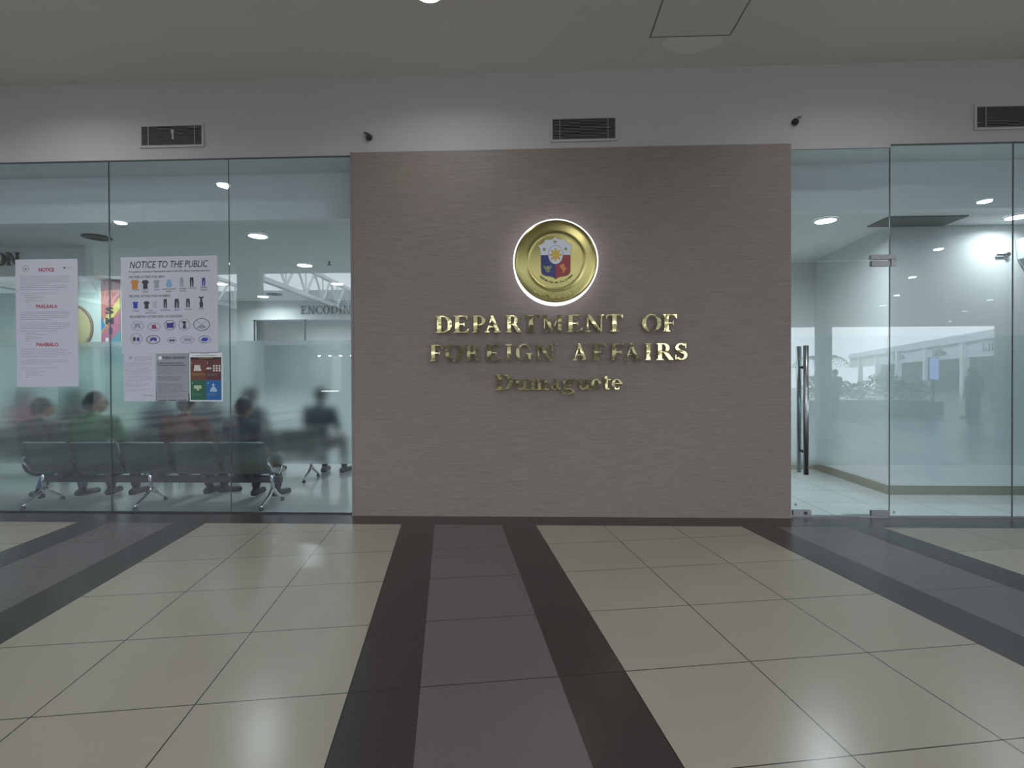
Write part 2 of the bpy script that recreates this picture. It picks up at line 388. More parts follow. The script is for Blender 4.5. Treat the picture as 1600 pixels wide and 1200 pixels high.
# ================================================================== WRITING ON THE LEFT WALL etc. – serif glyphs
T_, t_, s_ = .2, .06, .055
def G(ch):
    """letter shapes as pieces: r = rectangle, p = polygon, a = elliptical ring sector (degrees). returns pieces, width"""
    def stem(x, w=T_, o=.08, top=1.0, bot=0.0, so=None):
        return [('r', x, bot, x+w, top), ('r', x-o, bot, x+w+o, bot+s_), ('r', x-o, top-s_, x+w+o, top)]
    if ch == 'D': return stem(.1)+[('r', .2, .94, .36, 1), ('r', .2, 0, .36, .06), ('a', .36, .5, .46, .5, .2, .06, -90, 90)], .82
    if ch == 'E': return stem(.1)+[('r', .3, .94, .72, 1), ('r', .3, .47, .56, .53), ('r', .3, 0, .76, .06), ('p', [(.58, .95), (.72, .95), (.72, .74)]), ('p', [(.6, .05), (.76, .05), (.8, .27)]), ('p', [(.5, .5), (.57, .34), (.57, .66)])], .8
    if ch == 'F': return stem(.1)+[('r', .3, .94, .7, 1), ('r', .3, .46, .54, .52), ('p', [(.56, .95), (.7, .95), (.7, .72)]), ('p', [(.48, .49), (.55, .33), (.55, .65)])], .72
    if ch == 'P': return stem(.1)+[('r', .2, .94, .38, 1), ('r', .2, .42, .38, .48), ('a', .38, .71, .34, .29, .19, .06, -90, 90)], .72
    if ch == 'R': return stem(.1)+[('r', .2, .94, .38, 1), ('r', .2, .44, .38, .5), ('a', .38, .72, .32, .28, .19, .06, -90, 90), ('p', [(.38, .47), (.58, .5), (.9, .03), (.92, 0), (.68, 0)])], .92
    if ch == 'T': return stem(.31)+[('r', .02, .94, .8, 1), ('p', [(.02, .95), (.16, .95), (.02, .72)]), ('p', [(.66, .95), (.8, .95), (.8, .72)])], .82
    if ch == 'I': return stem(.1), .4
    if ch == 'A': return [('p', [(.1, .03), (.18, .03), (.47, .9), (.43, 1.0)]), ('p', [(.36, 1.02), (.5, 1.02), (.9, .03), (.66, .03)]), ('r', .24, .3, .68, .36), ('r', 0, 0, .28, s_), ('r', .56, 0, 1, s_)], 1.0
    if ch == 'N': return [('r', .12, 0, .19, 1), ('p', [(.02, 1), (.28, 1), (.9, .0), (.84, -.01), (.72, 0), (.1, .96)]), ('r', .83, 0, .9, 1), ('r', .02, 0, .3, s_), ('r', .72, 1-s_, 1.0, 1), ('r', 0, 1-s_, .2, 1)], 1.0
    if ch == 'M': return [('r', .12, 0, .19, 1), ('p', [(.08, 1), (.3, 1), (.68, .12), (.58, 0), (.54, 0)]), ('p', [(.56, 0), (.63, 0), (1.0, 1), (.92, 1)]), ('r', .92, 0, 1.12, 1), ('r', .02, 0, .3, s_), ('r', .84, 0, 1.2, s_), ('r', 0, 1-s_, .2, 1), ('r', 1.0, 1-s_, 1.2, 1)], 1.2
    if ch == 'O': return [('a', .48, .5, .48, .52, .2, .06, 0, 360)], .96
    if ch == 'C': return [('a', .5, .5, .5, .52, .2, .06, 45, 318), ('p', [(.8, .96), (.86, .96), (.86, .66), (.82, .7)])], .88
    if ch == 'G': return [('a', .5, .5, .5, .52, .2, .06, 45, 310), ('p', [(.78, .98), (.84, .98), (.84, .68), (.8, .72)]), ('r', .7, .04, .88, .44), ('r', .6, .4, .97, .45)], .97
    if ch == 'S': return [('a', .33, .735, .29, .265, .15, .07, 35, 250), ('a', .35, .28, .31, .28, .16, .07, -145, 75), ('p', [(.07, .66), (.2, .5), (.5, .34), (.66, .34), (.6, .46), (.36, .58), (.2, .7)]), ('p', [(.54, .98), (.6, .98), (.6, .7), (.56, .72)]), ('p', [(.04, .04), (.1, .02), (.08, .3), (.04, .3)])], .66
    # lower case, x-height .66
    if ch == 'u': return [('r', .1, .16, .26, .66), ('r', 0, .61, .2, .66), ('a', .34, .22, .24, .23, .14, .1, 180, 300), ('r', .5, 0, .66, .66), ('r', .42, .61, .6, .66), ('r', .56, 0, .76, .05), ('p', [(.4, .0), (.52, .12), (.52, .2), (.38, .09)])], .76
    if ch == 'm': return [('r', .1, 0, .25, .66), ('r', 0, .61, .2, .66), ('r', 0, 0, .35, .05), ('a', .37, .45, .2, .23, .14, .1, 0, 150), ('r', .43, 0, .57, .46), ('r', .36, 0, .66, .05), ('a', .69, .45, .2, .23, .14, .1, 0, 150), ('r', .75, 0, .89, .46), ('r', .68, 0, .98, .05)], .98
    if ch == 'a': return [('a', .26, .46, .22, .22, .13, .07, 0, 150), ('r', .34, .1, .48, .47), ('a', .22, .18, .2, .2, .12, .06, 60, 330), ('p', [(.2, .33), (.22, .38), (.4, .42), (.4, .34)]), ('p', [(.4, .12), (.5, 0), (.6, .05), (.58, .1), (.48, .12)])], .6
    if ch == 'g': return [('a', .27, .44, .24, .24, .13, .06, 0, 360), ('p', [(.4, .6), (.48, .66), (.62, .66), (.62, .58), (.46, .56)]), ('p', [(.12, .24), (.2, .24), (.14, .12), (.4, .1), (.5, .02), (.1, .04), (.06, .1)]), ('a', .29, -.12, .29, .18, .1, .06, 0, 360)], .62
    if ch == 'e': return [('a', .27, .33, .27, .34, .15, .06, 10, 325), ('r', .1, .34, .53, .39), ('p', [(.39, .37), (.54, .37), (.52, .46), (.4, .46)])], .56
    if ch == 't': return [('r', .1, .1, .25, .84), ('r', 0, .6, .42, .66), ('a', .28, .13, .18, .14, .12, .06, 180, 320), ('p', [(.1, .84), (.1, .66), (0, .64)])], .44
def glyph_bm(ch, x0, z0, w, h, y0, y1, wscale=True):
    pcs, gw = G(ch); k = w/gw; b = B(); i = 0
    for p in pcs:
        yy = y0+i*.00025; i += 1; ye = y1-i*.0002
        if p[0] == 'r': prism(b, [(x0+p[1]*k, z0+p[2]*h), (x0+p[3]*k, z0+p[2]*h), (x0+p[3]*k, z0+p[4]*h), (x0+p[1]*k, z0+p[4]*h)], yy, ye)
        elif p[0] == 'p': prism(b, [(x0+a*k, z0+c*h) for a, c in p[1]], yy, ye)
        else:
            _, cx, cy, rx, ry, wx, wy, a0, a1 = p; n = max(8, int(abs(a1-a0)/9)); full = abs(a1-a0) >= 360
            A = [R(a0+(a1-a0)*j/n) for j in range(n+1)]
            for j in range(n):
                q = [(cx+rx*cos(A[j]), cy+ry*sin(A[j])), (cx+rx*cos(A[j+1]), cy+ry*sin(A[j+1])), (cx+(rx-wx)*cos(A[j+1]), cy+(ry-wy)*sin(A[j+1])), (cx+(rx-wx)*cos(A[j]), cy+(ry-wy)*sin(A[j]))]
                va = [b.verts.new((x0+a*k, yy, z0+c*h)) for a, c in q]; vb = [b.verts.new((x0+a*k, ye, z0+c*h)) for a, c in q]
                b.faces.new(va); b.faces.new(vb[::-1])
                b.faces.new((va[0], vb[0], vb[1], va[1])); b.faces.new((va[2], vb[2], vb[3], va[3]))
                if not full and j == 0: b.faces.new((va[3], vb[3], vb[0], va[0]))
                if not full and j == n-1: b.faces.new((va[1], vb[1], vb[2], va[2]))
    bmesh.ops.remove_doubles(b, verts=b.verts, dist=1e-6)
    return b
def PXX(px): return -.94+(px-680)*.006222
ordw = ['first', 'second', 'third', 'fourth', 'fifth', 'sixth', 'seventh', 'eighth', 'ninth', 'tenth']
rows = [
 ('DEPARTMENT', 'DEPARTMENT in the top row', [(680.2, 707), (709, 734), (738, 760), (758.5, 784.5), (791.6, 816.5), (817.5, 845), (848, 881), (886.6, 912), (914.6, 944.5), (947, 974.5)], 1.818, .165),
 ('OF', 'OF in the top row', [(1003.7, 1033), (1034.5, 1057.5)], 1.815, .165),
 ('FOREIGN', 'FOREIGN in the middle row', [(671, 693), (696, 723.5), (728, 752), (759, 784), (790.6, 802.4), (807.4, 833), (838, 868.6)], 1.541, .160),
 ('AFFAIRS', 'AFFAIRS in the middle row', [(895.6, 920), (926, 948.5), (954, 977), (976, 1001), (1007, 1019), (1024.6, 1052), (1053, 1072.7)], 1.541, .160),
 ('Dumaguete', 'Dumaguete in the bottom row', [(775, 802), (804, 827), (828, 859), (862, 877), (879, 900), (903, 924), (925, 941), (943.5, 955), (956, 973.5)], 1.258, .152)]
rnd = random.Random(3)
for wd, desc, sp, z0, h in rows:
    for i, (ch, (a, c)) in enumerate(zip(wd, sp)):
        X0 = PXX(a); X1 = PXX(c); cx = (X0+X1)/2; cz = z0+h/2
        b = glyph_bm(ch, X0-cx, -h/2, X1-X0, h, -.012, .012)
        o = obj('sign_letter', b, m_gold, normals=False)
        bm2 = bmesh.new(); bm2.from_mesh(o.data); bmesh.ops.recalc_face_normals(bm2, faces=bm2.faces); bm2.to_mesh(o.data); bm2.free()
        o.location = (cx, -.125, cz); o.rotation_euler = (R(rnd.uniform(-3.2, 2.2)), 0, R(rnd.uniform(-4, 4)))
        kind = 'capital' if ch.isupper() else 'small'
        tag(o, 'polished gold %s letter %s, %s letter of %s' % (kind, ch, ordw[i], desc), 'letter', 'gold letters on the clad wall')
        # mounting pins
        for sx in (-.25, .25):
            b = B(); tube(b, [(sx*(X1-X0), .011, -h*.42), (sx*(X1-X0), .053, -h*.42)], .004, 8); obj('mounting_pin', b, m_steel, o)

# ================================================================== SEAL
SC = (.238, 2.483)
seal = thing('department_seal', 'round gold seal with coloured shield and white glowing rim above the letters', 'seal', (SC[0], -.07, SC[1]))
RX = Matrix.Rotation(pi/2, 4, 'X')      # lathe axis z -> -y
b = B(); lathe(b, [(.36, .001), (.405, .001), (.407, .01), (.407, .142), (.402, .147), (.36, .147), (.36, .001)], 96, RX)
obj('glowing_rim', b, emit('white_led_acrylic', (.93, .93, 1), 1.5), seal, smooth=False)
b = B(); lathe(b, [(0, .1678), (.06, .1676), (.12, .167), (.18, .166), (.24, .1645), (.2635, .1637), (.2645, .1641), (.267, .1641), (.268, .1635), (.3, .1625), (.35, .1598), (.378, .157), (.39, .153), (.393, .1495), (.39, .1478), (0, .1478)], 96, RX)
face = obj('gold_face', b, m_goldseal, seal, smooth=True)
K = .000802
def sq(x, y): return ((x-605)*K, (580-y)*K)
outl = [(600, 297), (625, 322), (660, 333), (712, 325), (730, 360), (760, 385), (803, 395), (785, 430), (778, 480), (778, 512), (778, 700), (765, 735), (730, 758), (680, 765), (640, 772), (605, 797), (570, 772), (530, 762), (480, 755), (445, 735), (432, 700), (430, 512), (428, 480), (420, 430), (400, 400), (440, 385), (470, 360), (485, 330), (540, 333), (575, 322)]
m_sw = mat('enamel_white', (.66, .69, .80), .3); m_sb = mat('enamel_blue', (.02, .025, .17), .3); m_sr = mat('enamel_red', (.30, .02, .03), .3); m_sy = mat('enamel_yellow', (.62, .42, .06), .35)
m_sg = mat('enamel_olive', (.25, .27, .1), .4); m_so = mat('enamel_orange', (.62, .28, .07), .4)
SY = -.1725
def shp(name, pts, m, y0=SY, th=.006, par=seal):
    b = B(); prism(b, [sq(*p) for p in pts], y0, y0+th); return obj(name, b, m, par)
b = B(); prism(b, [(sq(*p)[0]*1.03, (sq(*p)[1])*1.03) for p in outl], SY+.003, SY+.012); shield = obj('shield', b, m_goldemb, seal)
shp('white_chief', outl[:10]+outl[21:], m_sw, par=shield)
shp('blue_field', [(605, 512)]+outl[15:22], m_sb, par=shield)
shp('red_field', outl[9:16]+[(605, 512)], m_sr, par=shield)
def ell(cx, cy, rx, ry, n=40): return [(cx+rx*cos(2*pi*k/n), cy+ry*sin(2*pi*k/n)) for k in range(n)]
shp('blue_oval_line', ell(603, 510, 90, 113), m_sb, SY-.0006, par=shield)
shp('white_oval', ell(603, 510, 86, 109), m_sw, SY-.0012, par=shield)
b = B(); prism(b, [sq(*p) for p in ell(603, 510, 40, 42)], SY-.0022, SY)
for k in range(8):
    a = k*pi/4; c, s = cos(a), sin(a); q = [(34, -14), (60, -13), (82, 0), (60, 13), (34, 14)]
    prism(b, [sq(603+u_*c-v_*s, 510+(u_*s+v_*c)*1.08) for u_, v_ in q], SY-.002, SY)
obj('sun', b, m_sy, shield)
def star(cx, cy, r_): return [(cx+(r_ if k % 2 == 0 else r_*.42)*sin(pi*k/5), cy-(r_ if k % 2 == 0 else r_*.42)*cos(pi*k/5)) for k in range(10)]
for c_ in ((597, 357), (470, 444), (724, 441)): shp('star', star(c_[0], c_[1], 30), m_sg, SY-.0015, par=shield)
shp('eagle', [(455, 632), (480, 640), (498, 655), (510, 640), (524, 655), (545, 632), (558, 636), (548, 672), (526, 690), (545, 700), (522, 708), (510, 722), (497, 708), (475, 702), (493, 690), (468, 672)], m_sg, SY-.0015, par=shield)
shp('eagle_breast', [(503, 648), (514, 643), (518, 660), (508, 672)], m_sw, SY-.0022, par=shield)
shp('lion', [(645, 640), (668, 632), (672, 620), (700, 618), (713, 634), (706, 650), (728, 668), (724, 690), (708, 690), (712, 712), (694, 722), (676, 718), (690, 704), (684, 690), (668, 676), (660, 660)], m_so, SY-.0015, par=shield)
def arc_text(name, s, rad, a_mid, da, size, m, par, y, inside=True, off=0, ext=.001):
    """letters set round a circle about the seal centre; angle measured from straight down, growing to the right"""
    n = len(s)
    grp = None; parts = []
    for i, ch in enumerate(s):
        if ch == ' ': continue
        a = R(a_mid+(i-(n-1)/2)*da)
        cu = bpy.data.curves.new(name, 'FONT'); cu.body = ch; cu.size = size; cu.extrude = ext; cu.align_x = 'CENTER'; cu.offset = off; cu.resolution_u = 2
        o = bpy.data.objects.new(name, cu); COL.objects.link(o); dg = bpy.context.evaluated_depsgraph_get()
        me = bpy.data.meshes.new_from_object(o.evaluated_get(dg)); bpy.data.objects.remove(o); bpy.data.curves.remove(cu)
        if inside: P = (rad*sin(a), y, -rad*cos(a)); rot = -a
        else: P = (rad*sin(a), y, rad*cos(a)); rot = a
        me.transform(Matrix.Translation(P) @ Matrix.Rotation(rot, 4, 'Y') @ Matrix.Rotation(pi/2, 4, 'X')); parts.append(me)
    bm = bmesh.new()
    for me in parts: bm.from_mesh(me); bpy.data.meshes.remove(me)
    return obj(name, bm, m, par, normals=False)
arc_text('republic_lettering', 'REPUBLIKA NG PILIPINAS', .214, 2, 4.35, .026, mat('dark_olive_ink', (.06, .055, .02), .5), seal, -.1672, off=.0011)
arc_text('embossed_lettering', 'DUMAGUETE', .352, 5, 9.5, .058, m_goldemb, seal, -.1605, off=.0005)

# ================================================================== FIXTURES ON THE FASCIA WALL
def vent(x0, z0, x1, z1, label, tagged=False):
    v = thing('air_vent', label, 'vent', ((x0+x1)/2, 0, (z0+z1)/2), group=None); w_ = (x1-x0)/2; h_ = (z1-z0)/2
    b = B(); bx(b, -w_, -.004, -h_, w_, -.0005, h_); obj('backing', b, m_black, v)
    b = B(); f = .022
    for q in ((-w_-f, -h_-f, w_+f, -h_), (-w_-f, h_, w_+f, h_+f), (-w_-f, -h_, -w_, h_), (w_, -h_, w_+f, h_)): bx(b, q[0], -.014, q[1], q[2], -.0005, q[3])
    obj('frame', b, m_wall, v)
    n_ = 14
    b = B()
    for k in range(n_):
        z = -h_+(k+.5)*2*h_/n_; m_ = Matrix.Translation((0, -.009, z)) @ Matrix.Rotation(R(28), 4, 'X'); bx(b, -w_, -.006, -.0013, w_, .004, .0013, m_)
    obj('slats', b, m_slat, v)
    for s in (-1, 1):
        b = B(); bx(b, s*w_*.77-.004, -.015, -h_, s*w_*.77+.004, -.011, h_); obj('mullion', b, mat('mullion_paint', (.3, .3, .295), .5), v)
    if tagged:
        b = B(); prism(b, [(-.006, .055), (.03, .06), (.024, .01), (.03, -.035), (.006, -.04), (.008, 0)], -.018, -.0155); obj('loose_tag', b, m_wall, v)
    return v
vent(-3.975, 3.765, -3.345, 3.96, 'white framed slatted air vent high over the left glass, with a loose tag', True)
vent(.222, 3.737, .84, 3.94, 'white framed slatted air vent centred high above the clad wall')
vent(4.30, 3.765, 5.02, 3.965, 'white framed slatted air vent high over the right glass, cut by the frame edge')
def mini(x, z, flip, label):
    t = thing('security_camera', label, 'camera', (x, 0, z))
    b = B(); lathe(b, [(0, .03), (.02, .029), (.031, .018), (.034, 0), (0, 0)], 24, RX); obj('base', b, m_dark, t, smooth=True)
    b = B(); ellip(b, (flip*-.004, -.032, -.016), (.026, .026, .024)); obj('lens_dome', b, mat('smoked_dome', (.03, .03, .035), .08), t, smooth=True)
    b = B(); prism(b, [(flip*.0, -.002), (flip*.05, .036), (flip*.006, .034), (flip*-.012, .018)], -.046, -.014); obj('bracket', b, m_dark, t, bevel=.002)
mini(-1.622, 3.803, -1, 'tiny dark dome camera on the white wall above the left end of the cladding')
mini(2.587, 3.862, 1, 'tiny dark dome camera on the white wall above the glass door')

# ================================================================== POSTERS ON THE GLASS
YP = -GY-.0022
def sheet(name, label, cat, x0, z0, x1, z1, m, th=.0015, rot=0):
    t = thing(name, label, cat, ((x0+x1)/2, YP, (z0+z1)/2)); t.rotation_euler = (0, R(rot), 0)
    w_ = (x1-x0)/2; h_ = (z1-z0)/2; b = B(); bx(b, -w_, 0, -h_, w_, th, h_); obj('paper', b, m, t)
    return t, w_, h_
def scribble(par, x0, x1, z, n, dz, m, hh=.004, seed=1, short_last=True, name='fine_print'):
    """illegible lines of print as word-sized marks"""
    rg = random.Random(seed); b = B()
    for i in range(n):
        xe = x1-(rg.uniform(.0, .06) if i < n-1 else rg.uniform(.1, .5)*(x1-x0) if short_last else 0); x = x0
        while x < xe:
            L = rg.uniform(.008, .034); L = min(L, xe-x)
            bx(b, x, -.0006, z-i*dz-hh, x+L, -.0001, z-i*dz+rg.uniform(-.001, .001)); x += L+.005
    return obj(name, b, m, par)
p1, pw, ph = sheet('notice_poster', 'tall white NOTICE poster with three red headings on the left glass', 'poster', -5.334, 1.304, -4.668, 2.62, m_paper, rot=.0)
def Z1(y): return ph-(y-55)/(1168-55)*2*ph           # y in crop pixels of the poster
def X1_(x): return -pw+(x-83)/(640-83)*2*pw
for s, y, xa, xb in (('NOTICE', 162, 293, 432), ('PAALAALA', 482, 266, 458), ('PAHIBALO', 815, 266, 464)):
    text('heading', s, .052, X1_(xa), -.0006, Z1(y), m_red, p1, off=.0016, width=X1_(xb)-X1_(xa))
sd = 1
for y0, n_ in ((203, 5), (285, 3), (515, 5), (610, 4), (840, 5), (935, 3)):
    scribble(p1, X1_(123), X1_(580), Z1(y0), n_, .0192, m_inkg, seed=sd); sd += 1
for y0 in (350, 678, 1003):
    scribble(p1, X1_(123), X1_(460), Z1(y0), 1, .019, m_inkg, seed=sd, short_last=False); sd += 1
    for k, wd in enumerate((90, 180, 110, 150, 35)):
        scribble(p1, X1_(168), X1_(168+wd), Z1(y0+17+k*16), 1, .019, m_inkg, seed=sd, short_last=False); sd += 1
def small_seal(par, x, z, r_, name='printed_seal'):
    b = B(); lathe(b, [(r_*.86, -.0001), (r_, -.0001), (r_, .0006), (r_*.86, .0006), (r_*.86, -.0001)], 28, Matrix.Translation((x, 0, z)) @ RX)
    prism(b, [(x-r_*.45, z+r_*.3), (x, z+r_*.1), (x+r_*.45, z+r_*.3), (x+r_*.25, z-r_*.3), (x, z-r_*.5), (x-r_*.25, z-r_*.3)], -.0006, -.0001)
    obj(name, b, m_ink if r_ < .02 else m_inkg, par)
small_seal(p1, X1_(177), Z1(135), .034)
b = B(); prism(b, [(X1_(505), Z1(122)), (X1_(522), Z1(128)), (X1_(540), Z1(122)), (X1_(524), Z1(142))], -.0006, -.0001); obj('logo', b, m_ink, p1)
scribble(p1, X1_(540), X1_(605), Z1(128), 1, .01, m_inkg, seed=77, short_last=False)

# the attire poster
p2, qw, qh = sheet('attire_poster', 'large white NOTICE TO THE PUBLIC poster of clothing pictures on the glass', 'poster', -4.206, 1.640, -3.193, 2.632, m_paper, rot=-.35)
def PX(x): return -qw+(x-48)/(1480-48)*2*qw        # crop px of the 185..350 crop (9.6 px per px)
def PZ(y): return qh-(y-52)/(1478)*2*qh
text('heading', 'NOTICE TO THE PUBLIC', .1, PX(180), -.0006, PZ(222), m_ink, p2, shear=.25, off=.0005, width=PX(1345)-PX(180))
text('subheading', 'For guidance, wearing of appropriate attire in all DFA offices is strictly observed', .026, PX(165), -.0006, PZ(288), m_ink, p2, shear=.2, width=PX(1365)-PX(165))
for s, y, xb in (('PROPER ATTIRE FOR MEN', 375, 700), ('PROPER ATTIRE FOR WOMEN', 668, 778), ('PROHIBITED ATTIRE AND ACCESORIES', 982, 955)):
    text('subheading', s, .034, PX(165), -.0006, PZ(y), m_inkg, p2, shear=.25, off=.0008, width=PX(xb)-PX(165))
def pic(name, pts, m, par=p2, fx=PX, fz=PZ, y=-.0006):
    b = B(); prism(b, [(fx(x), fz(z)) for x, z in pts], y, y+.0005); return obj(name, b, m, par)
def tee(cx, y0, y1, w_, sl=.30):
    h_ = y1-y0; a = w_/2; c = a*.62
    return [(cx-a*.35, y0), (cx-a*.15, y0+h_*.05), (cx+a*.15, y0+h_*.05), (cx+a*.35, y0), (cx+c, y0+h_*.06), (cx+a, y0+h_*sl), (cx+c*1.05, y0+h_*(sl+.12)), (cx+c*.95, y0+h_*.4), (cx+c, y1), (cx-c, y1), (cx-c*.95, y0+h_*.4), (cx-c*1.05, y0+h_*(sl+.12)), (cx-a, y0+h_*sl), (cx-c, y0+h_*.06)]
def pants(cx, y0, y1, w_):
    a = w_/2; h_ = y1-y0
    return [(cx-a*.8, y0), (cx+a*.8, y0), (cx+a, y0+h_*.4), (cx+a*.85, y1), (cx+a*.25, y1), (cx+a*.1, y0+h_*.35), (cx-a*.1, y0+h_*.35), (cx-a*.25, y1), (cx-a*.85, y1), (cx-a, y0+h_*.4)]
K_or = mat('print_orange', (.60, .24, .06), .6); K_bk = mat('print_charcoal', (.045, .05, .075), .6); K_gr = mat('print_grey', (.30, .34, .40), .6)
K_lb = mat('print_light_blue', (.22, .42, .60), .6); K_nv = mat('print_navy', (.06, .05, .30), .6); K_bl = mat('print_royal_blue', (.03, .06, .45), .6)
K_pg = mat('print_pale_grey', (.44, .46, .54), .6); K_pk = mat('print_crimson', (.36, .04, .13), .6)
pic('shirt_picture', tee(253, 395, 540, 142), K_or); pic('shirt_picture', tee(410, 403, 538, 112), K_bk); pic('shirt_picture', tee(577, 403, 528, 98), K_gr)
pic('shirt_picture', tee(762, 403, 524, 96, .8), K_lb)
for cx, y0, y1, w_, k in ((950, 376, 522, 50, K_gr), (1100, 376, 522, 56, K_bk), (1276, 386, 516, 52, K_nv), (703, 700, 843, 52, K_bk), (874, 700, 843, 68, K_bk), (1040, 700, 835, 58, K_bk)):
    pic('trousers_picture', pants(cx, y0, y1, w_), k)
pic('shirt_picture', tee(258, 733, 838, 104, .12), K_bl); pic('shirt_picture', tee(424, 726, 845, 94), K_bk); pic('shirt_picture', tee(543, 726, 838, 86), K_pg)
pic('dress_picture', [(1200, 664), (1222, 676), (1250, 676), (1274, 664), (1272, 685), (1252, 700), (1252, 740), (1266, 780), (1258, 838), (1216, 838), (1208, 780), (1222, 740), (1222, 700), (1200, 685)], K_bk)
for s, x, y in (('T-SHIRT', 215, 568), ('POLO', 380, 565), ('SHIRT', 372, 600), ('POLO', 545, 565), ('LONG SLEEVES', 660, 560), ('SHIRT', 722, 596), ('FORMAL', 912, 556), ('PANTS', 920, 592), ('SLACKS', 1055, 552), ('DENIM', 1225, 548), ('PANTS', 1232, 584),
                ('T-SHIRT', 212, 886), ('POLO', 440, 884), ('OR BLOUSE', 405, 918), ('LEGGINGS', 630, 880), ('JEANS', 836, 878), ('SLACKS', 990, 874), ('DRESS', 1192, 868)):
    text('caption', s, .022, PX(x), -.0006, PZ(y), m_inkg, p2, off=.0003)
# prohibited row: ovals with crossing lines (crop 3 pixels, 7.74 per px, origin 185,480)
def PX3(x): return PX((x/7.74)*9.6)
def PZ3(y): return PZ((y/7.74+85)*9.6)
def oval(cx, cy, rx, ry, m=m_ink, cross=True, w_=5, pics=()):
    b = B(); n_ = 32
    for k in range(n_):
        a, c = 2*pi*k/n_, 2*pi*(k+1)/n_
        q = [(cx+rx*cos(a), cy+ry*sin(a)), (cx+rx*cos(c), cy+ry*sin(c)), (cx+(rx-w_)*cos(c), cy+(ry-w_)*sin(c)), (cx+(rx-w_)*cos(a), cy+(ry-w_)*sin(a))]
        prism(b, [(PX3(x), PZ3(y)) for x, y in q], -.0009, -.0002)
    if cross:
        for s in (-1, 1):
            d = .7; q = [(cx-rx*d, cy-s*ry*d-1.5), (cx+rx*d, cy+s*ry*d-1.5), (cx+rx*d, cy+s*ry*d+1.5), (cx-rx*d, cy-s*ry*d+1.5)]
            prism(b, [(PX3(x), PZ3(y)) for x, y in q], -.0010, -.0003)
    o = obj('crossed_oval', b, m, p2)
    for pts, mm in pics: pic('garment_picture', pts, mm, o, PX3, PZ3, -.0007)
oval(228, 230, 75, 60, m_inkg, pics=[([(195, 200), (258, 200), (265, 262), (240, 262), (228, 230), (214, 262), (188, 262)], K_gr)])
oval(427, 245, 77, 50, m_inkg, pics=[([(402, 232), (412, 220), (448, 220), (458, 270), (400, 272)], K_pk)])
oval(620, 228, 67, 64, pics=[([(578, 200), (600, 205), (665, 196), (662, 262), (580, 262)], K_nv)])
oval(792, 226, 68, 74, m_inkg, pics=[([(762, 182), (815, 182), (806, 215), (812, 275), (772, 275), (778, 215)], K_bk)])
oval(998, 226, 97, 78, w_=7, pics=[([(940, 262), (970, 240), (1000, 228), (1030, 240), (1052, 262), (1000, 280)], K_gr)])
oval(213, 392, 73, 69, m_inkg, pics=[([(172, 370), (204, 370), (202, 420), (172, 420)], K_bk), ([(218, 378), (248, 372), (252, 420), (218, 422)], K_nv)])
oval(417, 403, 84, 54, w_=7, pics=[([(375, 430), (382, 390), (405, 375), (445, 378), (462, 405), (440, 428), (425, 410), (400, 412)], K_nv)])
oval(640, 415, 56, 38, m_inkg, cross=False, pics=[([(606, 405), (625, 402), (640, 412), (655, 402), (674, 405), (668, 430), (650, 430), (640, 420), (628, 430), (612, 430)], K_bk)])
oval(822, 410, 82, 48, m_inkg, pics=[([(770, 405), (800, 392), (850, 395), (885, 405), (855, 428), (800, 425)], K_gr)])
oval(1030, 410, 74, 47, cross=False, pics=[([(988, 425), (996, 400), (1020, 386), (1060, 388), (1078, 405), (1060, 428), (1020, 434)], K_bl)])

p3, aw, ah = sheet('letter_sheet', 'white typed letter sheet taped below the attire poster, leftmost of three', 'paper', -4.188, 1.149, -3.852, 1.637, m_paper)
small_seal(p3, -.095, .205, .016); scribble(p3, -.055, .14, .215, 4, .014, m_inkg, hh=.003, seed=91)
scribble(p3, -.15, .15, .150, 3, .016, m_inkg, hh=.003, seed=92); scribble(p3, -.15, .15, .095, 5, .015, m_inkg, hh=.003, seed=93)
scribble(p3, -.15, .15, .01, 4, .015, m_inkg, hh=.003, seed=94); scribble(p3, -.15, .15, -.06, 3, .015, m_inkg, hh=.003, seed=95); scribble(p3, -.15, .15, -.12, 2, .015, m_inkg, hh=.003, seed=96)
b = B(); tube(b, [(.04+.1*k/9, -.0009, -.183+.006*sin(k*2.1)) for k in range(10)], .0016, 6); obj('signature', b, m_ink, p3)
p4, cw, chh = sheet('advisory_sheet', 'grey PUBLIC ADVISORY sheet of dense print below the attire poster', 'paper', -3.843, 1.149, -3.509, 1.637, m_paper2)
b = B(); lathe(b, [(0, .0008), (.019, .0008), (.019, 0), (0, 0)], 24, Matrix.Translation((-.127, -.0001, .2)) @ RX); obj('printed_seal', b, m_white, p4)
text('heading', 'PUBLIC ADVISORY', .035, -.098, -.0006, .19, m_ink, p4, off=.0008, width=.245)
scribble(p4, -.15, .15, .152, 2, .022, m_ink, hh=.009, seed=101, short_last=False)
scribble(p4, -.15, .15, .105, 6, .013, m_inkg, hh=.006, seed=102); scribble(p4, -.15, .15, .01, 4, .013, m_ink, hh=.003, seed=103)
scribble(p4, -.15, .15, -.065, 8, .013, m_ink, hh=.003, seed=104); scribble(p4, -.15, .15, -.18, 3, .013, m_inkg, hh=.006, seed=105)
b = B()
for xa, xb in ((-.15, -.06), (-.045, .045), (.06, .15)): bx(b, xa, -.0006, -.238, xb, -.0001, -.23)
obj('footer_bars', b, m_ink, p4)
p5, dw, dh = sheet('steps_flyer', 'small flyer of brown, green and blue squares below the attire poster, rightmost of three', 'flyer', -3.494, 1.147, -3.150, 1.648, m_white)
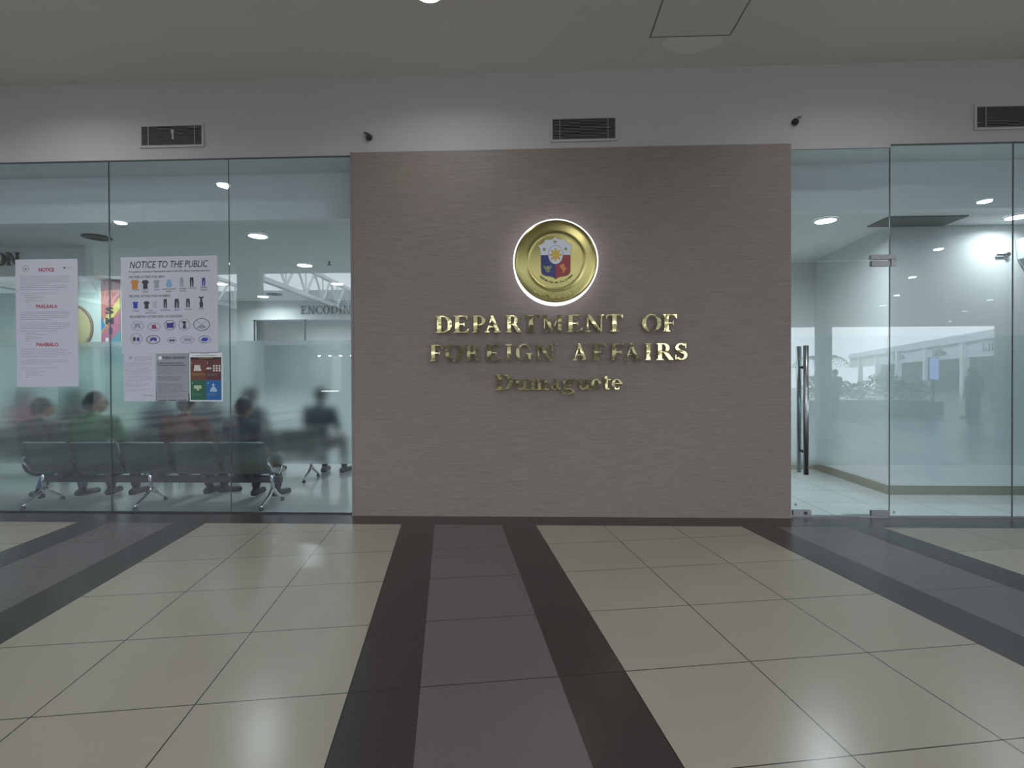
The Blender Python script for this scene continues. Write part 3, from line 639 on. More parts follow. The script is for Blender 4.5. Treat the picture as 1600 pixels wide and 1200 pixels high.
# crop-3 pixel frame for the flyer: x 872..1275, y 552..1143
def FX(x): return -dw+(x-872)/(1275-872)*2*dw
def FZ(y): return dh-(y-552)/(1143-552)*2*dh
for x0, y0, x1, y1, c_, nm in ((883, 640, 1072, 885, (.15, .048, .035), 'brown_square'), (1072, 640, 1262, 885, (.11, .03, .032), 'maroon_square'), (883, 885, 1072, 1128, (.02, .12, .065), 'green_square'), (1072, 885, 1262, 1128, (.01, .12, .34), 'blue_square')):
    pic(nm, [(x0, y0), (x1, y0), (x1, y1), (x0, y1)], mat('print_'+nm, c_, .5), p5, FX, FZ)
pic('title_bar', [(883, 610), (1262, 610), (1262, 640), (883, 640)], mat('print_dark_brown', (.03, .022, .02), .5), p5, FX, FZ)
pic('ochre_strip', [(895, 800), (1060, 800), (1060, 835), (895, 835)], mat('print_ochre', (.22, .11, .03), .5), p5, FX, FZ, -.001)
scribble(p5, FX(985), FX(1150), FZ(616), 1, .01, mat('print_yellow', (.5, .42, .1), .5), hh=.006, seed=120, short_last=False).location.y = -.0006
scribble(p5, FX(950), FX(1200), FZ(588), 1, .01, m_inkg, hh=.005, seed=121, short_last=False)
scribble(p5, FX(1010), FX(1110), FZ(566), 1, .01, m_inkg, hh=.005, seed=122, short_last=False)
K_w = mat('print_white', (.62, .62, .58), .5)
pic('laptop_picture', [(932, 705), (1002, 705), (1006, 745), (1020, 775), (922, 775), (930, 745)], K_w, p5, FX, FZ, -.001)
b = B()
for i in range(3):
    for j in range(3): prism(b, [(FX(1172+i*34+13*cos(a)), FZ(716+j*28+12*sin(a))) for a in [2*pi*k/14 for k in range(14)]], -.001, -.0006)
prism(b, [(FX(1075), FZ(745)), (FX(1100), FZ(730)), (FX(1140), FZ(738)), (FX(1145), FZ(752)), (FX(1080), FZ(758))], -.001, -.0006); obj('keypad_picture', b, K_w, p5)
pic('screen_picture', [(925, 950), (1018, 950), (1018, 990), (985, 992), (985, 1012), (960, 1012), (960, 992), (925, 990)], mat('print_pale_green', (.4, .5, .3), .5), p5, FX, FZ, -.001)
b = B(); prism(b, [(FX(1163+16*cos(a)), FZ(945+17*sin(a))) for a in [2*pi*k/14 for k in range(14)]], -.001, -.0006)
prism(b, [(FX(x), FZ(y)) for x, y in ((1148, 966), (1178, 966), (1205, 1002), (1208, 1026), (1120, 1026), (1123, 1002))], -.001, -.0006); obj('person_picture', b, mat('print_pale_blue', (.35, .5, .6), .5), p5)
for s, x, y in (('1', 893, 690), ('2', 1083, 690), ('3', 897, 932), ('4', 1090, 932)): text('numeral', s, .026, FX(x), -.0009, FZ(y), K_w, p5)
for x0, x1, y0 in ((1090, 1250, 812), (905, 1050, 1048), (1090, 1240, 1048)):
    q = scribble(p5, FX(x0), FX(x1), FZ(y0), 2, .013, mat('print_faded', (.2, .25, .24), .5), hh=.004, seed=130+x0); q.location.y = -.0006

# ================================================================== LAMPS
def downlight(x, y, z, label, cat_group, r_=.105, lens=m_lamp, watts=MALL_W, col=(.95, .97, 1), spread=150):
    t = thing('ceiling_downlight', label, 'ceiling light', (x, y, z), group=cat_group)
    b = B(); lathe(b, [(r_, -.001), (r_, -.012), (r_+.006, -.014), (r_+.022, -.004), (r_+.022, -.001)], 32); obj('trim_ring', b, m_white, t, smooth=True)
    b = B(); lathe(b, [(r_, -.001), (r_, -.01), (r_*.8, -.014), (0, -.018), (0, -.001)], 32); obj('lens', b, lens, t, smooth=True)
    area_light('lamp_light', (0, 0, -.03), watts, r_*1.7, col, spread, parent=t)
    return t
mall = [((-.80, -1.09), 'nearest the gold seal, over the camera'), ((3.0, -1.3), 'over the glass door'), ((-4.5, -1.1), 'over the left glass front, behind the camera'), ((6.6, -.95), 'at the far right of the glass front'),
        ((-4.78, -2.7), 'mirrored in the upper left glass'), ((-7.88, -4.42), 'mirrored in the left glass by the outer seam'), ((7.84, -4.03), 'mirrored high in the right glass'),
        ((9.63, -7.35), 'first of four mirrored down the right pane'), ((11.49, -10.74), 'second of four mirrored down the right pane'), ((13.44, -14.2), 'third of four mirrored down the right pane'), ((14.7, -16.9), 'last of four mirrored down the right pane'),
        ((19.8, -19.0), 'mirrored low in the right pane near its middle'), ((17.95, -15.56), 'mirrored low in the right pane near the outer seam'), ((22.5, -23.2), 'smallest lamp mirrored low in the right pane'),
        ((1.2, -4.6), 'behind the camera on the left'), ((4.4, -6.2), 'behind the camera on the right'), ((-2.6, -6.6), 'near the atrium edge of the ceiling')]
for (x, y), l in mall: downlight(x, y, H, 'round recessed mall downlight '+l, None, watts=MALL_W*(.6 if y > -1.5 else 1.6), spread=(150 if y > -1.5 else 166))
k_ = 1.77/1.71
office = [((-3.196, .781), 'brightest lamp behind the left glass, above the seated people'), ((-3.326, 2.312), 'behind the left glass, second lamp back from the brightest'), ((-3.393, 3.759), 'behind the left glass close to the clad wall, over ENCODING'),
          ((-5.386, 5.01), 'far back behind the left glass, above the counter'), ((-5.409, 3.641), 'half hidden by the attire poster'), ((3.175, .524), 'glowing behind the transom over the glass door'), ((5.141, .492), 'behind the far right pane beside the bright wall patch')]
for (x, y), l in office:
    X = x*k_; Y = -5.134+(y+5.134)*k_
    downlight(X, max(Y, .62), OC, 'round office downlight, '+l, None, lens=m_olamp, watts=OFFICE_W*(.6 if x < 0 else (.3 if x > 4.5 else 1)), col=(.93, .98, 1), spread=165)
for x, y, l in ((-7.4, 1.6, 'over the left waiting seats'), (-7.3, 2.9, 'before the mint wall'), (-1.6, 2.3, 'behind the clad wall, near side'), (-1.6, 5, 'behind the clad wall, far side'), (1.2, 1.4, 'behind the clad wall beside the door'), (-5.6, 7.6, 'in the lit room behind the counter, left'), (-3.4, 7.6, 'in the lit room behind the counter, right')):
    downlight(x, y, OC, 'round office downlight out of sight '+l, None, lens=m_olamp, watts=OFFICE_W*(.5 if y < 4 and x < -1 else .8), col=(.93, 1, 1), spread=165)
# ceiling diffusers and sprinkler
b = B(); prismz(b, [(3.9, .62), (4.75, .62), (4.75, 1.0-.02), (3.9, 1.0-.02)], OC-.012, OC-.001)
tag(obj('ceiling_diffuser', b, mat('grey_grille', (.17, .175, .165), .6)), 'flat grey square air grille on the office ceiling behind the right pane', 'air vent')
for x, y, l in ((-5.29, .95, 'small round dark-rimmed air diffuser on the ceiling left of the attire poster'), (-5.2, 5.1, 'round dark air diffuser on the far office ceiling before ENCODING')):
    t = thing('round_diffuser', l, 'air vent', (x, y, OC))
    b = B(); lathe(b, [(.15, -.001), (.155, -.012), (.11, -.02), (.1, -.008), (.06, -.024), (.05, -.01), (0, -.026), (0, -.001)], 32); obj('cone_rings', b, mat('diffuser_grey', (.12, .125, .125), .5), t, smooth=True)
t = thing('sprinkler_head', 'small dark sprinkler head hanging from the office ceiling near the clad wall', 'sprinkler', (-2.97, 2.35, OC))
b = B(); tube(b, [(0, 0, -.001), (0, 0, -.05)], .009, 10); obj('pipe', b, m_dark, t)
b = B(); lathe(b, [(0, -.05), (.03, -.052), (.03, -.056), (0, -.058)], 16); obj('deflector', b, m_dark, t)
# access panel in the mall ceiling
t = thing('access_panel', 'square paint-smeared access panel in the mall ceiling above the clad wall', 'ceiling panel', (1.43, -.78, H))
b = B(); bx(b, -.345, -.3, -.003, .345, .3, -.0005); obj('panel', b, m_ceil, t)
b = B()
for q in ((-.36, -.316, .36, -.302), (-.36, .302, .36, .316), (-.36, -.302, -.347, .302), (.347, -.302, .36, .302)): bx(b, q[0], q[1], -.0022, q[2], q[3], -.0004)
obj('gap_line', b, mat('grimy_gap', (.25, .24, .22), .8), t)
b = B(); prismz(b, [(.05+.26*cos(a)*(1+.08*sin(5*a)), .36+.2*sin(a)) for a in [2*pi*k/30 for k in range(30)]], -.0016, -.0003); obj('plaster_patch', b, mat('fresh_plaster', (.80, .79, .76), .9), t)

# office signs
ox = [-5.065, -4.9, -4.728, -4.565, -4.395, -4.21, -4.115, -3.93]; wd_ = [.135, .15, .145, .15, .16, .07, .165, .15]
m_dl = mat('dark_grey_letter', (.13, .14, .14), .5)
for i, ch in enumerate('ENCODING'):
    b = glyph_bm(ch, 0, 0, wd_[i], .175, -.02, .0); o = obj('sign_letter', b, m_dl); o.location = (ox[i], 5.998, 2.828)
    tag(o, 'dark grey capital %s, %s letter of ENCODING on the bulkhead far behind the glass' % (ch, ordw[i]), 'letter', 'dark letters of the ENCODING sign')
b = B(); bx(b, -8.4, 1.3, 2.68, -5.75, 1.42, OC); struct('wall_sign_head', b, m_owall)
for ch, x, w_, l in (('O', -6.965, .16, 'dark metal capital O at the left edge, before N on the near bulkhead'), ('N', -6.79, .165, 'dark metal capital N ending the word beside the notice poster')):
    b = glyph_bm(ch, 0, 0, w_, .165, -.035, 0); o = obj('sign_letter', b, mat('dark_metal_letter', (.12, .125, .12), .25, .8)); o.location = (x, 1.298, 2.868)
    tag(o, l, 'letter', 'dark letters on the near bulkhead')

# mint wall: seal and banner
t = thing('wall_seal', 'round gold plaque with brown rim on the mint wall, half hidden by the notice poster', 'seal', (-8.0, 3.5, 2.29))
b = B(); lathe(b, [(0, .03), (.37, .028), (.385, .02), (.39, -.0), (0, 0)], 48, RX); obj('plaque', b, mat('pale_gold_plaque', (.50, .47, .22), .4), t, smooth=True)
b = B(); lathe(b, [(.385, .0), (.42, .0), (.42, .034), (.395, .036), (.385, .03), (.385, 0)], 48, RX); obj('rim', b, mat('brown_rim', (.22, .14, .08), .5), t, smooth=True)
bn = thing('smile_banner', 'tall multicoloured SMILE banner on the mint wall between the two posters', 'banner', (-7.27, 3.497, 2.2))
b = B(); bx(b, -.17, -.006, -.55, .17, 0, .94); obj('cloth', b, mat('banner_coral', (.50, .17, .14), .6, var=.2, nscale=3), bn)
def bp(name, pts, c_): b = B(); prism(b, pts, -.0085-.0004*len(bn.children), -.0062); return obj(name, b, mat('banner_'+name, c_, .6), bn)
bp('maroon_top', [(-.17, .72), (.17, .75), (.17, .94), (-.17, .94)], (.25, .05, .05))
bp('yellow_stripe', [(-.17, 0), (.17, .42), (.17, .62), (-.17, .16)], (.62, .55, .12))
bp('blue_wedge', [(-.17, .02), (-.09, .12), (-.17, .28)], (.03, .22, .55))
bp('pink_field', [(-.17, -.28), (.1, -.05), (.17, .12), (.17, .36), (-.17, -.06)], (.48, .14, .24))
bp('teal_field', [(-.1, -.55), (.17, -.55), (.17, .05), (-.12, -.25)], (.10, .34, .42))
for i, ch in enumerate('SMILE'):
    text('banner_letter', ch, .15, -.09 if ch != 'I' else -.03, -.012, .33-i*.175, m_ink if i < 3 else m_white, bn, off=.006, ext=.001, width=.06 if ch == 'I' else .15)

# thing seen at right edge behind the far pane: wall speaker / emergency light with bracket
t = thing('emergency_light', 'white wedge shaped emergency light on the wall at the far right edge', 'emergency light', (5.72, .985, 2.78))
b = B(); prism(b, [(-.16, .16), (.2, .16), (.2, -.16), (.0, -.28), (-.13, -.06)], -.12, -.0); obj('housing', b, mat('pale_housing', (.68, .74, .78), .4), t, bevel=.008)
b = B(); prism(b, [(-.135, -.065), (.2, -.02), (.2, -.3), (.0, -.28)], -.125, -.02); obj('lower_cover', b, mat('grey_housing', (.3, .33, .35), .4), t, bevel=.006)
b = B(); ellip(b, (.03, -.06, .2), (.085, .06, .07)); obj('lamp_head', b, mat('lamp_grey', (.35, .37, .38), .3), t, smooth=True)
t = thing('wall_bracket', 'tiny grey wall bracket arm beside the seam of the far right pane', 'bracket', (5.47, .985, 2.77))
b = B(); bx(b, -.12, -.02, -.012, .03, -.004, .008); obj('arm', b, m_steel, t)
b = B(); lathe(b, [(0, .03), (.025, .03), (.028, 0), (0, 0)], 16, RX); obj('plate', b, m_steel, t)

# ================================================================== WAITING BENCHES
def bench(n_seats, pitch, legs_at, label, loc, rz=0):
    """steel waiting bench, sitter faces +y; origin at floor, first seat starts at x=0"""
    t = thing('waiting_bench', label, 'bench', loc, rz)
    L = n_seats*pitch
    b = B(); bx(b, -.02, .18, .245, L+.02, .25, .315); obj('beam', b, m_black, t, bevel=.004)
    for s in range(n_seats):
        cx = (s+.5)*pitch; w_ = pitch*.5-.009
        prof = [(.40, .375), (.36, .36), (.2, .352), (.08, .366), (.035, .40), (.01, .47), (-.03, .6), (-.055, .695), (-.065, .712)]
        b = B(); rows_ = []
        for i, (y, z) in enumerate(prof):
            ww = w_*(.9 if i in (0, len(prof)-1) else 1.0)
            rows_.append([b.verts.new((cx+ww*k/6, y, z)) for k in range(-6, 7)])
        for i in range(len(rows_)-1):
            for k in range(12): b.faces.new((rows_[i][k], rows_[i][k+1], rows_[i+1][k+1], rows_[i+1][k]))
        o = obj('seat_shell', b, m_seat, t, smooth=True, normals=True); sm = o.modifiers.new('solid', 'SOLIDIFY'); sm.thickness = .008; sm.offset = 0
        b = B(); ring = [(cx-w_*.9, -.065, .712)]+[(cx+w_*q, -.065, .714) for q in (-.6, 0, .6)]+[(cx+w_*.9, -.065, .712)]
        tube(b, ring, .006, 8)
        obj('rolled_edge', b, m_chrome, o, smooth=True)
        b = B(); bx(b, cx-.03, .12, .315, cx+.03, .3, .352); obj('seat_bracket', b, m_dark, t)
    for x in legs_at:
        b = B(); tube(b, [(x, .215, .40), (x, .19, .3), (x, .2, .17)], [.022, .024, .02], 10)
        tube(b, [(x, .2, .18), (x, .12, .11), (x, .0, .055), (x, -.04, .03)], [.022, .018, .014, .012], 10)
        tube(b, [(x, .2, .18), (x, .29, .11), (x, .38, .06), (x, .42, .03)], [.022, .018, .014, .012], 10)
        lg = obj('leg', b, m_chrome, t, smooth=True)
        for y in (-.04, .42):
            b = B(); lathe(b, [(0, .03), (.018, .03), (.024, .0), (0, 0)], 16, Matrix.Translation((x, y, 0))); obj('rubber_foot', b, m_black, lg)
    for s in range(n_seats+1):
        x = s*pitch; end = s in (0, n_seats)
        b = B(); tube(b, [(x, -.03, .5), (x, -.035, .54), (x, .0, .565), (x, .2, .56), (x, .3, .53), (x, .315, .47), (x, .27, .4), (x, .2, .34)], .011, 10)
        tube(b, [(x, .2, .34), (x, .05, .40), (x, -.03, .5)], .011, 10)
        a_ = obj('armrest', b, m_chrome if end else m_black, t, smooth=True)
        b = B(); capsule(b, (x, .0, .575), (x, .24, .568), .018, .018, 12); obj('arm_pad', b, m_black, a_, smooth=True)
    return t
PIT_ = .53
b1x = -5.40
bench(5, PIT_, (.0, 1.22, 2.58), 'long grey steel waiting bench close behind the left glass with chrome legs', (b1x, .15, 0))
bench(5, PIT_, (.2, 1.3, 2.45), 'second grey steel waiting bench farther back, right of the first', (-5.48, 1.62, 0))
bench(4, PIT_, (.2, 1.9), 'third grey steel waiting bench at the left, behind the first', (-8.15, 1.75, 0))

# ================================================================== PEOPLE
def rm(o, vox, it=6, fac=.5):
    m_ = o.modifiers.new('remesh', 'REMESH'); m_.mode = 'VOXEL'; m_.voxel_size = vox; m_.use_smooth_shade = True
    s = o.modifiers.new('smooth', 'SMOOTH'); s.iterations = it; s.factor = fac
skins = [mat('skin_tan', (.33, .18, .11), .5), mat('skin_brown', (.25, .13, .08), .5)]
m_hair = mat('black_hair', (.012, .011, .012), .45, var=.3, nscale=60, bump=.4)
def V(*a): return Vector(a)
def person(label, loc, rz, shirt, pants_c, pose='sit', sc=1.0, head_turn=0, head_tilt=0, hair='short', shoe=(.02, .02, .022), skin=0, legs=None, arms=None, wide=1.0, vox=.009, lean=0):
    t = thing('person', label, 'person', loc, rz); t.scale = (sc, sc, sc)
    sk = skins[skin]; W_ = wide
    if pose == 'sit':
        hz = .47
        hip = [V(-.095, 0, hz), V(.095, 0, hz)]
        knee = [V(-.14, .42, .49), V(.14, .42, .49)]; ank = [V(-.15, .43, .1), V(.15, .43, .1)]
    else:
        hz = .90
        hip = [V(-.09, 0, hz), V(.09, 0, hz)]
        knee = [V(-.10, .02, .48), V(.10, .04, .48)]; ank = [V(-.11, -.03, .09), V(.11, .03, .09)]
    toe = [ank[0]+V(-.03, .17, -.05), ank[1]+V(.03, .17, -.05)]
    if legs:
        knee, ank, toe = legs
    tz = hz+.03; lz = lambda z, y=0: V(0, y+lean*(z-tz), z)
    waist = lz(tz+.16, -.03); chest = lz(tz+.33, -.035); neck0 = lz(tz+.47, -.015); neck1 = lz(tz+.545, .01)
    sh = [V(-.175*W_, -.02, tz+.435)+V(0, lean*.4, 0), V(.175*W_, -.02, tz+.435)+V(0, lean*.4, 0)]
    if pose == 'sit':
        el = [V(-.235*W_, .05, tz+.17), V(.235*W_, .05, tz+.17)]; wr = [V(-.15, .27, tz+.10), V(.15, .27, tz+.10)]
    else:
        el = [V(-.235*W_, .0, tz+.16), V(.235*W_, .0, tz+.16)]; wr = [V(-.24*W_, .07, tz-.08), V(.24*W_, .07, tz-.08)]
    if arms: el, wr = arms
    HM = Matrix.Translation(neck1+V(0, .0, .0)) @ Euler((head_tilt, 0, head_turn)).to_matrix().to_4x4()
    hp = lambda x, y, z: HM @ V(x, y, z)
    # body
    b = B()
    capsule(b, lz(tz+.0), waist, .135, .115); ellip(b, lz(tz+.05), (.17, .115, .11)); ellip(b, chest, (.165*W_, .11, .16))
    capsule(b, sh[0], sh[1], .062, .062); capsule(b, neck0, neck1+V(0, .01, .03), .058, .052)
    for i in (0, 1):
        capsule(b, hip[i], knee[i], .085, .056); capsule(b, knee[i], knee[i].lerp(ank[i], .3), .055, .056); capsule(b, knee[i].lerp(ank[i], .3), ank[i], .055, .036)
        capsule(b, ank[i]-V(0, 0, .045), toe[i], .034, .025)
        capsule(b, sh[i], el[i], .052, .04); capsule(b, el[i], wr[i], .04, .026)
        # hand: palm, four unequal bent fingers, thumb off the side
        d = (wr[i]-el[i]).normalized(); side = d.cross(V(0, 0, 1)).normalized()*(1 if i == 0 else -1)
        if side.length < .1: side = V(1, 0, 0)
        dn = V(0, 0, -1) if pose == 'sit' else side.cross(d).normalized()
        pc = wr[i]+d*.05
        for q in (-.028, -.009, .010, .028): capsule(b, wr[i]+d*.015+side*q*.6, wr[i]+d*.085+side*q, .015, .012, 8)
        for q, fl in ((-.032, .058), (-.011, .075), (.011, .080), (.032, .07)):
            k1 = wr[i]+d*.09+side*q; k2 = k1+(d*.8+dn*.35).normalized()*fl*.5; k3 = k2+(d*.45+dn*.8).normalized()*fl*.5
            capsule(b, k1, k2, .010, .009, 8); capsule(b, k2, k3, .009, .0075, 8)
        th0 = wr[i]+d*.035+side*.035; th1 = th0+(d*.6+side*.7).normalized()*.04; th2 = th1+(d*.9+side*.2+dn*.3).normalized()*.032
        capsule(b, th0, th1, .013, .011, 8); capsule(b, th1, th2, .011, .009, 8)
    ellip(b, hp(0, .015, .115), (.074, .092, .112)); ellip(b, hp(0, .055, .05), (.05, .05, .048))
    capsule(b, hp(0, .105, .115), hp(0, .122, .088), .010, .015, 10)      # nose
    for s in (-1, 1):
        ellip(b, hp(s*.076, .005, .1), (.011, .02, .032), seg=10)         # ears
        ellip(b, hp(s*.032, .094, .13), (.02, .012, .008), seg=10)        # brows
    ellip(b, hp(0, .102, .055), (.024, .011, .0085), seg=10)               # lips
    body = obj('body', b, sk, t); rm(body, min(vox, .008), 3, .35)
    for s in (-1, 1):
        b = B(); ellip(b, hp(s*.031, .096, .112), (.0125, .009, .008), seg=10); e = obj('eye', b, mat('eye_white', (.6, .6, .58), .3), t, smooth=True)
        b = B(); ellip(b, hp(s*.031, .103, .112), (.005, .003, .0055), seg=8); obj('iris', b, m_black, e, smooth=True)
    # hair
    b = B(); ellip(b, hp(0, -.008, .142), (.086, .102, .098)); ellip(b, hp(0, -.045, .10), (.078, .068, .09))
    if hair == 'long':
        capsule(b, hp(0, -.06, .12), hp(0, -.085, -.1), .078, .07); capsule(b, hp(-.06, -.02, .1), hp(-.06, -.05, -.1), .035, .03); capsule(b, hp(.06, -.02, .1), hp(.06, -.05, -.1), .035, .03)
    else:
        for s in (-1, 1): ellip(b, hp(s*.07, .0, .13), (.02, .045, .045))
    h_ = obj('hair', b, m_hair, t)
    rm(h_, vox, 2)
    # shirt
    b = B()
    capsule(b, lz(tz-.02), waist, .155, .135); ellip(b, lz(tz+.02), (.185, .13, .1)); ellip(b, chest, (.182*W_, .126, .172)); capsule(b, sh[0], sh[1], .076, .076)
    capsule(b, neck0-V(0, 0, .02), neck0+V(0, .0, .025), .075, .066)
    for i in (0, 1): capsule(b, sh[i], sh[i].lerp(el[i], .72), .072, .064)
    o = obj('shirt', b, mat('cloth_%.2f_%.2f_%.2f' % shirt, shirt, .85, var=.12, nscale=20, bump=.2), t); rm(o, max(vox, .011), 4)
    # trousers
    b = B(); ellip(b, lz(tz-.03), (.178, .132, .115))
    for i in (0, 1):
        capsule(b, hip[i], knee[i], .098, .072); capsule(b, knee[i], knee[i].lerp(ank[i], .86), .072, .056)
    o = obj('trousers', b, mat('trouser_%.2f_%.2f_%.2f' % pants_c, pants_c, .85, var=.12, nscale=20, bump=.2), t); rm(o, max(vox, .011), 4)
    for i in (0, 1):
        b = B(); a0 = ank[i]; d = (toe[i]-a0); d.z = 0; d.normalize()
        fl = max(.15, math.hypot(toe[i].x-a0.x, toe[i].y-a0.y)+.005)
        capsule(b, V(a0.x, a0.y, .048)-d*.045, V(a0.x, a0.y, .044)+d*fl, .048, .042); capsule(b, V(a0.x, a0.y, .05), V(a0.x, a0.y, .1), .046, .045)
        o = obj('shoe', b, mat('shoe_%.2f_%.2f_%.2f' % shoe, shoe, .5), t); rm(o, .01, 3)
        b = B(); tube(b, [V(a0.x, a0.y, .009)-d*.085, V(a0.x, a0.y, .009)+d*.05, V(a0.x, a0.y, .009)+d*.185], [.034, .04, .03], 14)
        for v in b.verts: v.co.z = max(.001, .009+(v.co.z-.009)*.2)
        obj('sole', b, m_white if shoe[0] > .01 else m_black, o, smooth=True)
    return t
SB = .33     # hips of the first bench's sitters
def seat_x(i): return b1x+(i+.5)*PIT_
person('seated person at left end of the near bench, black hair, dark shirt, blue jeans', (-5.47, SB+.04, 0), R(-4), (.025, .03, .035), (.09, .12, .2), head_turn=R(-14), head_tilt=R(-12), sc=.925,
       legs=([V(-.2, .38, .49), V(.14, .42, .49)], [V(-.24, .2, .1), V(.15, .4, .1)], [V(-.40, .26, .045), V(.18, .57, .05)]))
person('seated person in a green shirt on the near bench, head turned to the right', (-4.83, SB+.04, 0), R(3), (.05, .17, .072), (.03, .03, .035), head_turn=R(-58), head_tilt=R(-2), sc=.975, wide=1.22)
person('seated person in a maroon shirt on the near bench, below the coloured flyer', (-3.82, SB+.06, 0), R(-2), (.12, .008, .018), (.02, .02, .025), head_turn=R(10), head_tilt=R(-6), sc=.96, wide=1.18,
       legs=([V(-.12, .42, .49), V(.14, .42, .49)], [V(-.05, .5, .1), V(.1, .56, .1)], [V(-.03, .66, .05), V(.24, .62, .05)]), shoe=(.012, .012, .013))
person('seated person in a navy shirt at the right end of the near bench', (-3.16, SB+.04, 0), R(-8), (.015, .022, .05), (.02, .02, .025), head_turn=R(-12), head_tilt=R(-8), sc=.925, wide=.98, skin=1,
       arms=([V(-.235, .05, .67), V(.25, .03, .66)], [V(-.15, .27, .60), V(.25, .12, .48)]))
SB2 = 1.62+.24
for i, (lab, x, c_, pc, hr, ht) in enumerate((
   ('seated person in dark clothes on the second bench, hazy behind the frosted film, right end', -2.92, (.03, .04, .06), (.02, .02, .025), 'short', 12),
   ('seated person with long hair in grey on the second bench, hazy behind the navy shirt', -3.92, (.05, .07, .09), (.03, .035, .05), 'long', -10),
   ('seated person in blue grey on the second bench, hazy between the green and maroon shirts', -4.52, (.05, .08, .11), (.03, .03, .05), 'short', 0),
   ('seated person in dark blue on the second bench, hazy behind the green shirt', -5.2, (.03, .05, .1), (.03, .03, .04), 'short', 25))):
    person(lab, (x, SB2, 0), R(3*i-4), c_, pc, hair=hr, head_turn=R(ht), head_tilt=R(-8), vox=.014)
person('seated person in dark clothes on the third bench, hazy right of the leftmost sitter', (-6.55, 1.75+.24, 0), R(4), (.035, .035, .05), (.03, .03, .04), hair='long', head_turn=R(10), vox=.014)
person('seated person in a pink top on the third bench, hazy under the notice poster', (-7.28, 1.75+.24, 0), R(-4), (.34, .05, .14), (.03, .03, .04), hair='long', head_turn=R(-20), vox=.014)

# ================================================================== THE MALL BEHIND THE CAMERA (seen mirrored in the glass and the gold)
m_col = mat('mall_column_paint', (.42, .42, .42), .7, var=.04)
m_wcol = mat('white_pilaster', (.8, .82, .84), .6, var=.03)
m_shopdark = mat('dark_shop_interior', (.07, .08, .085), .7, var=.3, nscale=.6)
m_fasc = mat('pale_shop_fascia', (.66, .7, .72), .6, var=.05)
for x, y, w_, l in ((6.70, -6.9, .26, 'grey square mall column mirrored in the glass door'), (11.4, -6.9, 1.55, 'broad grey mall column mirrored at the far right of the glass'), (-7.5, -8.4, .6, 'grey mall column mirrored in the left glass')):
    b = B(); bx(b, -w_/2, -.13, 0, w_/2, .13, H-.002); o = obj('mall_column', b, m_col, bevel=.01); o.location = (x, y, 0); o.rotation_euler.z = 0
    tag(o, l, 'column')
# left opposite shops, parallel to the glass, with a second storey and the atrium roof
b = B(); bx(b, -30, -22.6, 3.3, 8, -22, 4.3); struct('wall_opposite_fascia', b, m_col)
b = B(); bx(b, -30, -27, 0, 8, -26.5, 4.2); struct('wall_opposite_back', b, m_shopdark)
_t2 = NT('added_clerestory_sheet'); _n = _t2.new('ShaderNodeBsdfTranslucent'); _n.inputs[0].default_value = (.3, .32, .34, 1); _t2.l.new(_n.outputs[0], _t2.out.inputs[0])
b = B(); vs = [b.verts.new(p) for p in ((-30, -22.4, 4.3), (8, -22.4, 4.3), (8, -22.4, 6.3), (-30, -22.4, 6.3))]; b.faces.new(vs); struct('window_11', b, _t2.m)  # added milky sheet, lets sky light in on the trusses
b = B(); bx(b, -30.2, -60, 0, -30, 2, 9); struct('wall_mall_left', b, m_fasc)
b = B(); bx(b, -30, .2, 0, -16, .4, H); struct('wall_front_left', b, m_wall)
b = B(); bx(b, 7.05, 0, 0, 60, .15, H); struct('wall_front_right', b, m_wall)
b = B(); bx(b, -9.5, .03, 0, -8.2, .1, H); struct('wall_front_end', b, m_wall)
b = B(); bx(b, -16, .0, 0, -9.5, .16, H); struct('wall_front_jamb', b, m_wall)
for k in range(9):
    b = B(); bx(b, -.2, -.15, 0, .2, .15, 3.3); o = obj('shop_pilaster', b, m_col); o.location = (-28+k*4.4, -22.2, 0)
    tag(o, 'pale pilaster between shops across the atrium, %s from the left end' % ordw[k], 'pilaster', 'pilasters of the shops across the atrium')
_t = NT('milky_roof_sheet'); _n = _t.new('ShaderNodeBsdfTranslucent'); _n.inputs[0].default_value = (.085, .09, .094, 1); _t.l.new(_n.outputs[0], _t.out.inputs[0])
b = B(); prismz(b, [(-30, -26), (8, -26), (8, -CE), (-30, -CE)], 6.3, 6.31)
bmesh.ops.delete(b, geom=[f for f in b.faces if f.calc_center_median().z < 6.305 or abs(f.normal.z) < .5], context='FACES'); struct('ceiling_atrium', b, _t.m)
b = B(); bx(b, -30, -CE-.1, H, 8, -CE, 6.3); struct('wall_atrium_edge', b, m_wcol)
for k in range(5):
    x = -20+k*5.2; t = thing('roof_truss', 'white steel roof truss over the atrium, %s from the left' % ordw[k], 'roof truss', (x, -CE, 5.0), group='atrium roof trusses')
    b = B(); bx(b, -.12, -12.8, -.05, .12, -.12, .12); bx(b, -.09, -12.8, 1.12, .09, -.12, 1.27); obj('chords', b, m_wcol, t)
    b = B()
    for q in range(7):
        y0 = -.2-q*1.8; tube(b, [(0, y0, .1), (0, y0-.9, 1.15)], .05, 8); tube(b, [(0, y0-.9, 1.15), (0, y0-1.8, .1)], .05, 8); tube(b, [(0, y0, .1), (0, y0, 1.15)], .035, 8)
    obj('web_bars', b, m_wcol, t)
